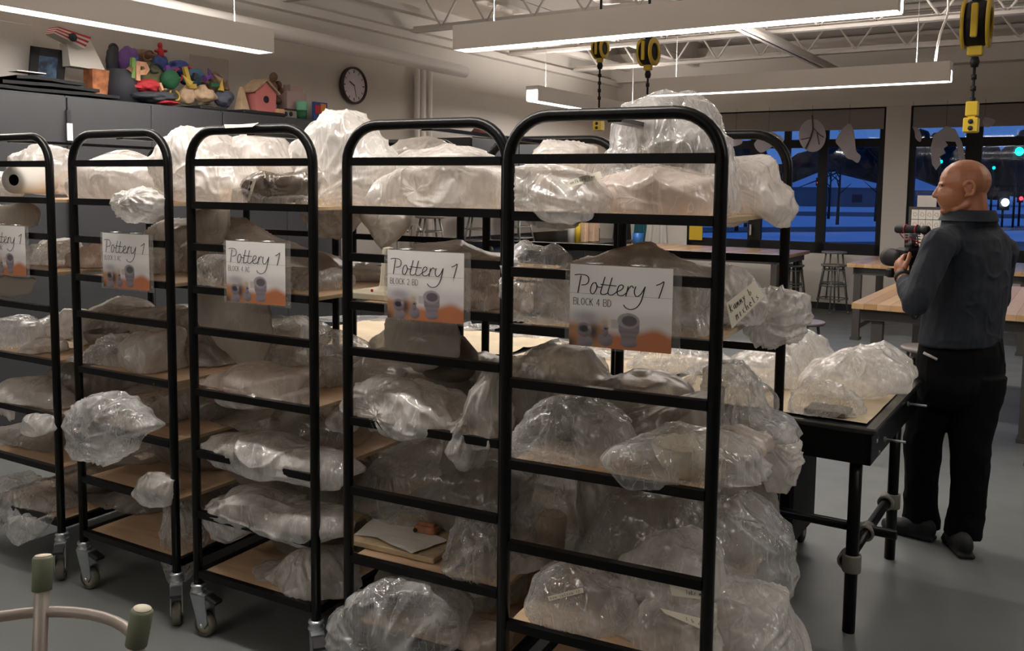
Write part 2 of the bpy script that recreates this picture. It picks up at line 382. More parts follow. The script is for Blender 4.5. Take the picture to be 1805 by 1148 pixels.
# ------------------------------------------------------------------ ceiling lamps
LL = ['white box lamp over the grey cabinets at the left', 'large near white box lamp in front of the joists', 'white box lamp above the windows',
      'white box lamp seen end-on over the sink counter', None, None, None, None, None]
cnt = 0
for i, (x0, y0, x1, y1) in enumerate(LAMPS):
    dx = .0; e = empty('ceiling_lamp', RP((x0+x1)/2, (y0+y1)/2, LAMP_Z))
    tag(e, LL[i] or 'white box ceiling lamp outside the view, '+['', '', '', '', 'over the camera', 'on the right in line with the near lamp', 'on the right in line with the window lamp', 'over the right of the camera', 'behind the camera'][i], 'lamp', 'hanging box lamps')
    along = abs(x1-x0) > abs(y1-y0); hx = (abs(x1-x0)/2 if along else .085); hy = (.085 if along else abs(y1-y0)/2)
    cx, cy = (x0+x1)/2, (y0+y1)/2; m = MB()
    for s in (-1, 1):
        if along: rbox(m, cx-hx, cx+hx, cy+s*.085-.004, cy+s*.085+.004, LAMP_Z, LAMP_Z+.18)
        else: rbox(m, cx+s*.085-.004, cx+s*.085+.004, cy-hy, cy+hy, LAMP_Z, LAMP_Z+.18)
        if along: rbox(m, cx+s*hx-.004, cx+s*hx+.004, cy-.085, cy+.085, LAMP_Z, LAMP_Z+.18)
        else: rbox(m, cx-.085, cx+.085, cy+s*hy-.004, cy+s*hy+.004, LAMP_Z, LAMP_Z+.18)
    rbox(m, cx-hx, cx+hx, cy-hy, cy+hy, LAMP_Z+.10, LAMP_Z+.11); m.build('housing', M_fix, e)
    m = MB(); rbox(m, cx-hx*(.97 if along else .7), cx+hx*(.97 if along else .7), cy-hy*(.7 if along else .97), cy+hy*(.7 if along else .97), LAMP_Z+.004, LAMP_Z+.02); m.build('diffuser', M_emit, e)
    if i in (1, 2): m = MB(); rbox(m, cx-.03, cx+.03, cy-hy-.006, cy-hy-.001, LAMP_Z, LAMP_Z+.1); m.build('end_diffuser', M_emit, e)
    if i == 3: m = MB(); rbox(m, cx-hx-.007, cx-hx-.002, cy-.075, cy+.075, LAMP_Z+.01, LAMP_Z+.13, .002); m.build('end_diffuser', M_emit, e)
    m = MB()
    for s in (-.8, .8):
        q = RP(cx+(hx*s if along else 0), cy+(0 if along else hy*s), LAMP_Z+.11); m.tube([q, q+np.array([0, 0, .8])], .003, 6)
    m.build('suspension_rod', M_fix, e)
# curved cable to lamp over the windows
q = RP(9.25, 1.3, LAMP_Z+.18); m = MB(); m.tube(smooth([q, q+np.array([.03, 0, .25]), q+np.array([.12, .05, .5]), q+np.array([.05, .02, .8]), q+np.array([0, 0, 1.1])]), .011, 8)
solo(m, 'power_cable', M_fix, 'white curved cable rising from the lamp above the windows', 'cable')
# ================================================================== OUTSIDE
M_snow = pmat('snow', (.80, .82, .86), .8, var=.06, vscale=.4)
M_road = pmat('asphalt', (.05, .055, .065), .6, var=.3, vscale=.5)
M_hw = pmat('siding_dusk', (.16, .17, .19), .8, var=.1)
M_tree = pmat('dark_foliage', (.012, .016, .018), .9, var=.4, vscale=.6)
g = MB(); g.box((150, 170, -.55), (700, 600, .1)); 
# keep the ground outside the building
g = MB(); rbox(g, XW+.3, 420, -260, 160, -.6, -.5); tag(g.build('snow_ground', M_snow), kind='structure')
def strip(d0, d1, sk, name, i):
    m = MB(); P = []
    for x, dd in ((1100, d1), (1900, d1*sk), (1900, d0*sk), (1100, d0)):
        r = ray(x, 340); P.append(np.array([r[0]/r[1]*dd, dd, -.47]))
    m.add(P, [(3, 2, 1, 0)]); m.add([p-np.array([0, 0, .03]) for p in P], [(0, 1, 2, 3)]); tag(m.build(name, M_road), kind='structure')
strip(84, 101, 1.0, 'road', 0); strip(46, 52, 1.25, 'footpath', 1); strip(30, 38, 1.12, 'footpath', 2)
def house(x0, x1, ybase, ypk, Y, label, rx=.5):
    r0 = atY(x0, ybase, Y); r1 = atY(x1, ybase, Y); zt = atY((x0+x1)/2, ypk, Y)[2]; e = empty('house', ((r0[0]+r1[0])/2, Y, -.5)); tag(e, label, 'house', 'houses across the road')
    w = r1[0]-r0[0]; cx = (r0[0]+r1[0])/2; hz = -.5+(zt+.5)*.55
    m = MB(); m.box((cx, Y+4, (hz-.5)/2), (w*.92, 8, hz+.5)); m.build('wall', M_hw, e)
    m = MB(); pk = x0+(x1-x0)*rx; px = r0[0]+w*rx
    m.add([(r0[0], Y-.4, hz), (px, Y-.4, zt), (r1[0], Y-.4, hz), (r0[0], Y+8.4, hz), (px, Y+8.4, zt), (r1[0], Y+8.4, hz)], [(0, 1, 4, 3), (1, 2, 5, 4), (0, 3, 5, 2)])
    m.add([(r0[0]+.3, Y-.42, hz), (px, Y-.42, zt-.3), (r1[0]-.3, Y-.42, hz)], [(0, 2, 1)])
    o = m.build('roof', M_snow, e); o['label'] = 'snow covered roof'
    m = MB(); 
    for t in (.25, .6): m.box((r0[0]+w*t, Y-.02, .6+.2), (w*.1, .1, 1.2))
    m.build('window', M_cabd, e)
house(1405, 1580, 366, 303, 140, 'low grey house with a snowy roof beyond the window nearest the middle', .38)
house(1585, 1668, 368, 312, 150, 'smaller snow-roofed house just right of the window pier', .3)
def tree(x, Y, h, w, kind, i):
    r = ray(x, 340); bx = r[0]/r[1]*Y; e = empty('tree', (bx, Y, -.5))
    tag(e, ['dark bushy tree behind the houses', 'slim bare tree standing on the snow'][kind], 'tree', ['trees behind the houses', 'bare trees on the snow'][kind])
    if kind == 0:
        m = MB(); m.tube([(bx, Y, -.5), (bx, Y, h*.5)], .3, 6); m.build('trunk', M_tree, e)
        bm = bmesh.new(); bmesh.ops.create_icosphere(bm, subdivisions=3, radius=1)
        V = np.array([v.co for v in bm.verts]); F = [tuple(v.index for v in f.verts) for f in bm.faces]; bm.free()
        V = V*(1+(vn(V*2.2+i*7.3, i)-.5)[:, None]*.9); V = V*np.array([w, w*.8, h*.42])+np.array([bx, Y, h*.55])
        mm = MB(); mm.add(V, F); mm.build('crown', M_tree, e)
    else:
        m = MB(); m.tube([(bx, Y, -.5), (bx+.1, Y, h)], [.12, .04], 6); m.build('trunk', M_tree, e); m = MB()
        for k in range(9):
            a = random.random()*6.28; z = h*(.35+.07*k); m.tube([(bx, Y, z), (bx+cos(a)*h*.22, Y+sin(a)*h*.1, z+h*.18)], [.05, .015], 5)
        m.build('branches', M_tree, e)
for i in range(17): tree(1225+i*39, 165+(i % 3)*9, 9+5*random.random()-(3 if 2 < i < 6 else 0), 4.2+random.random()*2, 0, i)
for i, (x, Y, h) in enumerate(((1478, 62, 4.4), (1462, 75, 4), (1545, 70, 5), (1300, 50, 3.4), (1316, 56, 3.6))): tree(x, Y, h, 0, 1, 40+i)
M_green = pmat('green_light', (0, .5, .4), emit=(.0, .9, .65), es=9); M_wl = pmat('white_light', (1, 1, 1), emit=(.85, .9, 1), es=9); M_red = pmat('red_light', (.6, 0, 0), emit=(1, .03, .05), es=4)
def glow(x, y, Y, r, mat, label, cat, name, post=True):
    P = atY(x, y, Y); e = empty(name, (P[0], P[1], -.5)); tag(e, label, cat)
    m = MB(); m.ell(P, (r, r*.5, r)); m.build('lamp_lens', mat, e)
    m = MB(); m.box(P+np.array([0, r*.9, r*.5]), (r*2.6, r, r*5)); m.build('housing', M_blackm, e)
    if post: m = MB(); m.tube([(P[0], P[1]+r, -.5), P+np.array([0, r, 0])], .07*Y/60, 6); m.build('post', M_blackm, e)
glow(1797, 267, 60, .27, M_green, 'bright green traffic signal at the right edge of the view', 'traffic signal', 'traffic_signal')
glow(1659, 285, 80, .14, M_green, 'small green signal light seen just above the bald head', 'traffic signal', 'traffic_signal')
glow(1752, 296, 80, .12, M_green, 'faint green signal light between the bright signal and the head', 'traffic signal', 'traffic_signal')
glow(1443, 322, 90, .16, M_red, 'small red signal by the house, left of the window bar', 'traffic signal', 'traffic_signal')
glow(1772, 357, 60, .26, M_wl, 'white vehicle headlight on the dark road', 'headlight', 'headlight')
glow(1800, 350, 62, .14, M_red, 'small red tail light beside the headlight', 'tail light', 'tail_light')
# ================================================================== DRYING RACKS
RW, RD = .585, .94
RZ = [1.802, 1.647, 1.493, 1.335, 1.182, .949, .713, .477, .2405]
RACK = {5: (-.0116, 2.4849, -.4607), 4: (-.539, 2.9342, -.4747), 3: (-1.188, 3.3252, -.5008), 2: (-1.8127, 3.7177, -.5272), 1: (-2.4619, 4.1081, -.5272)}
BLK = {5: 'Block 4 BD', 4: 'Block 2 BD', 3: 'Block 4 AC', 2: 'Block 3 AC', 1: 'Block 2 AC'}
WHICH = {5: 'nearest rack', 4: 'second-nearest rack', 3: 'middle rack', 2: 'left-middle rack', 1: 'leftmost rack'}
BOARDS = {5: (1, 3, 5, 7, 8), 4: (1, 3, 5, 7, 8), 3: (1, 3, 5, 6, 7, 8), 2: (1, 3, 5, 6, 7, 8), 1: (1, 3, 5, 6, 7, 8)}
def raxes(r): th = RACK[r][2]; return np.array([cos(th), sin(th), 0]), np.array([-sin(th), cos(th), 0]), np.array([RACK[r][0], RACK[r][1], 0.])
def RK(r, u, v, z): a, b, o = raxes(r); return o+a*u+b*v+np.array([0, 0, z])
def hoop(y, R=.017):
    zt = 1.917; c = .12; P = [(0, y, .19), (0, y, 1.0), (0, y, zt-c)]
    P += [(c-c*cos(t), y, zt-c+c*sin(t)) for t in np.linspace(0, pi/2, 9)[1:]]
    P += [(RW-c+c*sin(t), y, zt-c+c*cos(t)) for t in np.linspace(0, pi/2, 9)]
    P += [(RW, y, 1.0), (RW, y, .19)]; return MB().tube(P, R, 14)
def make_rack(r):
    x, y, th = RACK[r]; e = empty('drying_rack', (x, y, 0), th); LOCALS.add(e.name)
    hoop(0).build('front_frame', M_black, e); hoop(RD).build('rear_frame', M_black, e)
    for yy in (0, RD):
        for z in RZ: MB().box((RW/2, yy, z), (RW-.03, .024, .026)).build('rung', M_black, e)
    for xx in (0, RW): MB().box((xx, RD/2, .235), (.024, RD-.03, .03)).build('side_rail', M_black, e)
    MB().box((RW*.52, RD/2, 1.902), (.038, RD, .012)).build('top_bar', M_black, e)
    m = MB()
    for yy in (.03, RD-.03):
        for xx in (-.009, .009): m.lathe([(0, .006), (.006, .006), (.006, 0), (.004, 0)], (RW*.52+xx, yy, 1.908), n=8)
    m.build('bolt', M_zinc, e)
    for (cx, cy) in ((0, 0), (RW, 0), (0, RD), (RW, RD)):
        a = .6 if cy else (.05 if cx == 0 else -.75); d = np.array([cos(a), sin(a), 0]); q = np.array([-sin(a), cos(a), 0]); z_ = np.array([0, 0, 1.]); C = np.array([cx, cy, 0])
        m = MB(); m.lathe([(0, .2), (.026, .2), (.028, .192), (.022, .182), (.029, .176), (.029, .168), (0, .168)], C, n=16)
        W0 = C+d*.032; A = (d, q, z_)
        for s in (-1, 1): m.prism([(-.055, .165), (.02, .165), (.03, .06), (.012, .035), (-.012, .035), (-.03, .09)], W0+q*(s*.021-.002), d, z_, q, .004)
        m.box(W0+z_*.165-d*.018, (.075, .046, .006), A)
        c = m.build('caster', M_zinc, e)
        m = MB(); t = (d, z_, q); m.lathe([(.016, -.014), (.036, -.014), (.036, .014), (.016, .014)], W0+z_*.046, t, 22); m.build('wheel_hub', M_hub, c)
        m = MB(); m.lathe([(.034, -.017), (.042, -.017), (.046, -.010), (.046, .010), (.042, .017), (.034, .017)], W0+z_*.046, t, 26); m.build('wheel_tyre', M_rub, c)
        m = MB(); m.lathe([(0, -.026), (.009, -.026), (.009, .026), (0, .026)], W0+z_*.046, t, 10); m.build('axle_nut', M_alu, c)
        m = MB(); m.box(W0+z_*.15+d*.045, (.05, .04, .012), (d*.95-z_*.3, q, z_*.95+d*.3)); m.build('brake_pedal', M_cabd, c)
    return e
RL = {5: 'tall black tube rack nearest the camera, with the Block 4 BD sign', 4: 'black tube rack with the Block 2 BD sign, second from the right',
      3: 'black tube rack with the Block 4 AC sign, in the middle of the row', 2: 'black tube rack with the Block 3 AC sign, left of the middle rack', 1: 'black tube rack with the sign cut off by the left frame edge'}
proto = make_rack(5)
for r in (5, 4, 3, 2, 1):
    o = proto if r == 5 else copy_tree(proto); o.location = (RACK[r][0], RACK[r][1], 0); o.rotation_euler = (0, 0, RACK[r][2])
    tag(o, RL[r], 'rack', 'wheeled drying racks in a row')
    if r == 3:
        m = MB(); m.add([(.20, -.0185, 1.922), (.33, -.0185, 1.924), (.36, -.0175, 1.938), (.33, -.012, 1.9365), (.26, -.012, 1.934), (.19, -.014, 1.936)], [(0, 1, 2, 3, 4, 5)]); m.build('tape_scrap', M_tape, o) if LOCALS.add(o.name) is None else 0
# boards
bp = None
ORD = {1: 'top', 3: 'second', 5: 'third', 6: 'fourth', 7: 'fifth', 8: 'bottom'}
for r in (5, 4, 3, 2, 1):
    for k in BOARDS[r]:
        if bp is None:
            bp = empty('shelf_board', (0, 0, 0)); LOCALS.add(bp.name)
            MB().box((0, 0, .007), (RW-.036, RD-.036, .013)).build('board_panel', M_ply, bp)
            m = MB(); m.box((0, -(RD-.032)/2, .007), (RW-.036, .004, .013)); m.box(((RW-.032)/2, 0, .007), (.004, RD-.036, .013)); m.box((-(RW-.032)/2, 0, .007), (.004, RD-.036, .013)); m.build('board_edge', M_plye, bp)
            o = bp
        else: o = copy_tree(bp)
        p = RK(r, RW/2, RD/2, RZ[k]-.009); o.location = p; o.rotation_euler = (0, 0, RACK[r][2])
        nm = ORD[k] if k != 7 or r < 4 else 'fourth'
        tag(o, 'light plywood board forming the %s shelf of the %s' % (nm, WHICH[r]), 'shelf board', 'plywood shelves on the %s' % WHICH[r])
# ------------------------------------------------------------------ posters
def glyph(ch):
    G = {'B': [[(0, 0), (0, 1), (.45, 1), (.6, .88), (.6, .65), (.45, .54), (0, .54)], [(.45, .54), (.66, .42), (.66, .14), (.48, 0), (0, 0)]],
         'L': [[(0, 1), (0, 0), (.5, 0)]], 'O': [[(.36+.36*cos(t), .5+.5*sin(t)) for t in np.linspace(0, 2*pi, 17)]],
         'C': [[(.38+.38*cos(t), .5+.5*sin(t)) for t in np.linspace(.8, 2*pi-.8, 13)]], 'K': [[(0, 0), (0, 1)], [(.6, 1), (0, .42)], [(.2, .6), (.62, 0)]],
         'D': [[(0, 0), (0, 1), (.3, 1), (.58, .85), (.68, .5), (.58, .15), (.3, 0), (0, 0)]], 'A': [[(0, 0), (.35, 1), (.7, 0)], [(.12, .33), (.58, .33)]],
         '4': [[(.45, 0), (.45, 1), (0, .3), (.62, .3)]], '2': [[(.02, .78), (.1, .95), (.3, 1), (.5, .93), (.55, .75), (.45, .52), (0, 0), (.58, 0)]],
         '3': [[(.03, .85), (.2, 1), (.42, .97), (.52, .78), (.42, .58), (.22, .53), (.45, .48), (.56, .28), (.46, .06), (.22, 0), (.02, .12)]]}
    return G.get(ch, []), {'B': .66, 'L': .5, 'O': .72, 'C': .66, 'K': .6, 'D': .68, 'A': .7, '4': .6, '2': .58, '3': .56, ' ': .35}.get(ch, .6)
def pq(x, y): t = (x-165)/1107; return (t, (y-158-4*t)/(879+54*t))
HAND = [[(292, 280), (275, 370), (258, 466)], [(222, 275), (270, 268), (330, 270), (368, 286), (380, 318), (372, 352), (345, 374), (300, 380)],
        [(457, 348), (428, 356), (406, 395), (400, 440), (412, 468), (436, 468), (462, 430), (472, 385), (457, 348), (485, 395), (530, 393)],
        [(560, 283), (535, 370), (515, 450), (530, 472), (565, 470), (592, 455)], [(638, 288), (615, 370), (596, 445), (612, 474), (650, 470), (688, 440)],
        [(515, 364), (600, 370), (682, 374)], [(688, 440), (740, 412), (762, 380), (745, 360), (715, 372), (696, 420), (700, 462), (730, 478), (770, 466), (797, 440)],
        [(812, 374), (800, 430), (790, 481)], [(797, 440), (822, 392), (850, 366), (868, 388)], [(892, 372), (878, 425), (890, 470), (918, 476), (955, 440), (990, 370)],
        [(990, 370), (968, 470), (942, 550), (900, 604), (840, 624), (790, 606), (768, 578)], [(1107, 347), (1150, 328), (1182, 308), (1160, 400), (1134, 488)]]
def poster_colors(U, V):
    # U,V in 0..1 (V down): printed photograph of grey pots on an orange table
    x = 165+U*1107; y = 158+V*905; S = lambda a, b, t: np.clip((t-a)/(b-a), 0, 1)**2*(3-2*np.clip((t-a)/(b-a), 0, 1))
    c = np.stack([np.full_like(U, .95), np.full_like(U, .93), np.full_like(U, .91)], -1)
    def mixc(c, col, a): return c*(1-a[..., None])+np.array(col)*a[..., None]
    c = mixc(c, (.66, .64, .63), S(560, 760, y)*.8)
    edge = 870-60*np.exp(-((x-1120)/130)**2)+30*np.sin(x/90.)*.4
    c = mixc(c, (.47, .17, .075), S(edge-50, edge+70, y)*(x > 600)); c = mixc(c, (.42, .21, .10), S(740, 860, y)*(x <= 600)); c = mixc(c, (.10, .055, .04), S(900, 1040, y)*S(330, 170, x))
    c = mixc(c, (.37, .35, .40), np.exp(-(((x-350)/150)**2+((y-740)/70)**2)**1.3)*.85); c = mixc(c, (.52, .40, .29), np.exp(-(((x-565)/50)**2+((y-790)/50)**2)))
    c = mixc(c, (.06, .045, .05), np.exp(-(((x-440)/60)**2+((y-900)/100)**2)))
    c = mixc(c, (.34, .28, .27), .5*S(60, 30, np.abs(x-680))*S(60, 40, np.abs(y-790)))
    def ell(c, cx, cy, rx, ry, col, soft=.12, sh=.5):
        d = np.sqrt(((x-cx)/rx)**2+((y-cy)/ry)**2); a = 1-S(1-soft, 1, d); k = 1-sh*S(-.2, 1, (x-cx)/rx*.3+(y-cy)/ry*.7)
        return c*(1-a[..., None])+(np.array(col)*k[..., None])*a[..., None]
    G = (.235, .205, .235)
    c = ell(c, 350, 1010, 95, 75, G); c = ell(c, 335, 880, 92, 85, G); c = ell(c, 332, 868, 74, 50, (.045, .035, .045), .5)
    c = ell(c, 395, 850, 26, 34, (.33, .3, .33), .5)
    c = ell(c, 578, 968, 85, 82, G); c = ell(c, 572, 880, 34, 60, G); c = ell(c, 572, 840, 42, 25, (.33, .3, .33)); c = ell(c, 576, 846, 20, 10, (.03, .03, .03))
    c = ell(c, 828, 990, 98, 48, G); w = 95-30*S(850, 930, y); a = S(4, -4, np.abs(x-828)-w-15)*S(745, 760, y)*S(965, 950, y)
    c = mixc(c, G, a); c = c*(1-.18*(a*(np.sin(y/9.)*.5+.5)))[..., None]
    c = ell(c, 822, 745, 122, 88, (.36, .33, .36), .06, .2); c = ell(c, 832, 745, 88, 62, (.12, .10, .12), .15, 0)
    return np.clip(c, 0, 1)
M_print = attr_mat('printed_photo', .35)
def poster(r, px, py, blk, label):
    a, b, o = raxes(r); n = -b; P = onp(px, py, o-b*.03, b); e = empty('poster', P-np.array([0, 0, .2159])); tag(e, label, 'poster', 'class signs on the racks')
    w, h = .2794, .2159; NX, NY = 132, 104
    uu, vv = np.meshgrid(np.linspace(0, 1, NX+1), np.linspace(0, 1, NY+1)); c = poster_colors(uu, vv).reshape(-1, 3)
    m = MB(); pts = [P+a*(u*w)-np.array([0, 0, v*h])+n*(.004*sin(u*pi)) for u, v in zip(uu.ravel(), vv.ravel())]
    m.add(pts, [(j*(NX+1)+i, (j+1)*(NX+1)+i, (j+1)*(NX+1)+i+1, j*(NX+1)+i+1) for j in range(NY) for i in range(NX)])
    s_ = m.build('printed_sheet', M_print, e); ca = s_.data.color_attributes.new('Col', 'FLOAT_COLOR', 'POINT')
    ca.data.foreach_set('color', np.concatenate([c, np.ones((len(c), 1))], 1).astype(np.float32).ravel())
    to3 = lambda u, v: P+a*(u*w)-np.array([0, 0, v*h])+n*(.004*sin(u*pi)+.0012)
    t = MB(); strokes(t, [smooth([pq(*q) for q in L], 4) for L in HAND], .0105, to3); t.build('title_lettering', M_ink, e)
    t = MB(); X = pq(212, 0)[0]; hh = .083; sx = .046
    for ch in blk:
        g, wd = glyph(ch); strokes(t, [[(X+p[0]*sx, .493-.0+(-p[1])*hh) for p in L] for L in g], .0055, to3); X += wd*sx+.0125
    t.build('block_lettering', M_ink, e)
    t = MB(); strokes(t, [[(0.0, .352), (.5, .351), (1, .350)]], .0022, to3); t.build('rule_line', M_ink, e)
    m = MB(); sl = [P+a*(u*w)-np.array([0, 0, v*h])-n*.002 for u, v in ((-.05, -.01), (1.08, -.01), (1.08, 1.03), (-.05, 1.03))]; m.add(sl, [(0, 3, 2, 1)]); m.build('plastic_sleeve', M_sleeve, e)
    for u in (.22, .66):
        m = MB(); m.tube([P+a*(u*w+.022*cos(t))+n*(-.018+.02*sin(t))+np.array([0, 0, .003]) for t in np.linspace(0, 2*pi, 16)], .0018, 6); m.build('hanging_ring', M_alu, e)
M_sleeve = film('sleeve', .12, (.8, .8, .8), .15, .04, .2, .1)
poster(5, 1005.5, 465, 'BLOCK 4 BD', 'Pottery 1 Block 4 BD sign hanging on the nearest rack')
poster(4, 683, 440, 'BLOCK 2 BD', 'Pottery 1 Block 2 BD sign hanging on the second rack from the right')
poster(3, 398, 424, 'BLOCK 4 AC', 'Pottery 1 Block 4 AC sign hanging on the middle rack')
poster(2, 180, 410, 'BLOCK 3 AC', 'Pottery 1 Block 3 AC sign hanging left of the middle')
poster(1, -22, 396, 'BLOCK 2 AC', 'Pottery 1 sign cut off by the left edge of the photo')
# ================================================================== PLASTIC BAGS
def resample(poly, n):
    P = np.array(poly); c = P.mean(0)
    # area centroid
    x, y = P[:, 0], P[:, 1]; x1, y1 = np.roll(x, -1), np.roll(y, -1); cr = x*y1-x1*y; A = cr.sum()/2
    if abs(A) > 1e-9: c = np.array([((x+x1)*cr).sum()/(6*A), ((y+y1)*cr).sum()/(6*A)])
    ph = np.linspace(0, 2*pi, n, endpoint=False); R = np.zeros(n)
    for i, t in enumerate(ph):
        d = np.array([cos(t), sin(t)]); best = 0
        for k in range(len(P)):
            a = P[k]-c; b = P[(k+1) % len(P)]-c; e = b-a; den = d[0]*e[1]-d[1]*e[0]
            if abs(den) < 1e-12: continue
            s = (a[0]*e[1]-a[1]*e[0])/den; q = (a[0]*d[1]-a[1]*d[0])/den
            if s > 0 and -1e-6 <= q <= 1+1e-6: best = max(best, s)
        R[i] = best if best > 0 else R[i-1]
    k = max(1, n//90); ker = np.ones(2*k+1)/(2*k+1); R = np.convolve(np.concatenate([R[-k:], R, R[:k]]), ker, 'valid')
    return c, ph, R
BAGN = [0]
SHW = {1: 'top', 3: 'second', 5: 'third', 6: 'fourth', 7: 'fifth', 8: 'bottom'}
def bag(poly, O, n, T, mat, label, group, zc=None, vfun=None, gather=None, res=1., amp=1., name='plastic_bag', world=None):
    BAGN[0] += 1; seed = BAGN[0]*17
    px = [tuple(map(float, p.split(','))) for p in poly.split()] if world is None else []
    e1 = np.cross(n, ZR); e1 /= np.linalg.norm(e1)   # n points away from the camera -> e1 to the right
    W3 = world if world is not None else [onp(x, y, O, n) for x, y in px]; P2 = [((w-O)@e1, w[2]) for w in W3]
    size = math.sqrt(max(1e-6, (max(p[0] for p in P2)-min(p[0] for p in P2))*(max(p[1] for p in P2)-min(p[1] for p in P2))))
    N = int(np.clip(150*res*(size/.3)**.5, 64, 190)); Mv = int(N*.5)
    c, ph, R = resample(P2, N); psi = np.linspace(-pi/2, pi/2, Mv)
    rho = np.cos(psi)**.62; dep = np.sign(np.sin(psi))*np.abs(np.sin(psi))**.9*T
    X = c[0]+rho[:, None]*R[None]*np.cos(ph)[None]; Z = c[1]+rho[:, None]*R[None]*np.sin(ph)[None]; Dp = np.repeat(dep[:, None], N, 1)
    P = (O-(O@e1)*e1*0)[None, None]*0 + e1*X[..., None]+ZR*Z[..., None]+n*Dp[..., None]+np.array([O[0], O[1], 0])
    C3 = e1*c[0]+ZR*c[1]+np.array([O[0], O[1], 0]); dirv = P-C3; dirv /= np.linalg.norm(dirv, axis=-1, keepdims=True)+1e-9
    s3 = max(.5, min(1.2, size/.3)); wp = P*4/s3+2.2*np.stack([vn(P*7/s3, seed+1), vn(P*7/s3, seed+2), vn(P*7/s3, seed+3)], -1)
    d = (vn(P*6/s3, seed+5)-.5)*.075*s3*amp
    d += (ridge(wp*.9, seed+6)**2-.4)*.021*s3*amp+(ridge(wp*2.0, seed+7)**3-.3)*.010*s3*amp+(ridge(wp*4.5, seed+8)**3-.3)*.003*s3*amp
    if gather is not None:
        g3 = onp(gather[0], gather[1], O, n); g2 = np.array([(g3-O)@e1, g3[2]]); dx = X-g2[0]; dz = Z-g2[1]; an = np.arctan2(dz, dx); rr = np.sqrt(dx*dx+dz*dz)
        q = np.stack([an*5, rr*2.5, psi[:, None]*1.3+0*X], -1); d += (ridge(q*1.2, seed+9)**2-.4)*.022*amp*np.clip(rr/.05, 0, 1)*np.exp(-rr/.5)
    P = P+dirv*d[..., None]
    if zc is not None:
        fl = P[..., 2] < zc
        if vfun is not None: fl &= vfun(P) > .0
        P[..., 2] = np.where(fl, zc+.002+.004*vn(P*20, seed), P[..., 2])
    V = P.reshape(-1, 3); loc = np.array([V[:, 0].mean(), V[:, 1].mean(), V[:, 2].min()]); V = V-loc
    me = bpy.data.meshes.new(name); i = np.arange(N); j = np.arange(Mv-1); I, J = np.meshgrid(i, j); I2 = (I+1) % N
    F = np.stack([J*N+I, J*N+I2, (J+1)*N+I2, (J+1)*N+I], -1).reshape(-1, 4)
    me.vertices.add(len(V)); me.vertices.foreach_set('co', V.astype(np.float32).ravel()); me.loops.add(F.size); me.loops.foreach_set('vertex_index', F.astype(np.int32).ravel())
    me.polygons.add(len(F)); me.polygons.foreach_set('loop_start', (np.arange(len(F))*4).astype(np.int32)); me.polygons.foreach_set('loop_total', np.full(len(F), 4, np.int32))
    me.polygons.foreach_set('use_smooth', np.ones(len(F), bool)); me.update(calc_edges=True); me.materials.append(FM[mat]); me.shade_smooth() if hasattr(me, 'shade_smooth') else 0
    o = bpy.data.objects.new(name, me); COL.objects.link(o); o.location = loc; tag(o, label, 'plastic bag', group)
    o_info = dict(o=o, V=V+loc, F=F); return o_info
TURN = {'1065,815': (.62, 1150), '912,300 ': (-.35, 1000), '780,990 ': (.3, 820), '622,716 ': (-.2, 740)}
HANGS = ('912,300 ', '1065,815', '622,716 ', '780,990 ', '362,782 ', '373,900 ', '1070,111', '136,320 ', '600,1175')
def rbag(r, v, T, mat, k, poly, look, gather=None, hang=False, amp=1., name='plastic_bag'):
    a, b, o = raxes(r); zc = None if (hang or k is None) else RZ[k]+.006
    off = .055 if poly[:8] in HANGS else 0
    vf = (lambda P: (P-o)@b-off) if v < .15 else None
    sh = ('fourth' if (k == 7 and r > 3) else SHW.get(k, ''))
    n_ = b; O_ = o+b*v
    if poly[:8] in TURN: ph, xc = TURN[poly[:8]]; O_ = onp(xc, 500, O_, b); O_ = np.array([O_[0], O_[1], 0.]); n_ = b*cos(ph)-a*sin(ph)
    return bag(poly, O_, n_, T, mat, '%s, %s shelf of the %s' % (look, sh, WHICH[r]) if k else look, 'plastic bags on the %s' % WHICH[r], zc, vf, gather, 1.15 if r == 5 else 1, amp, name)
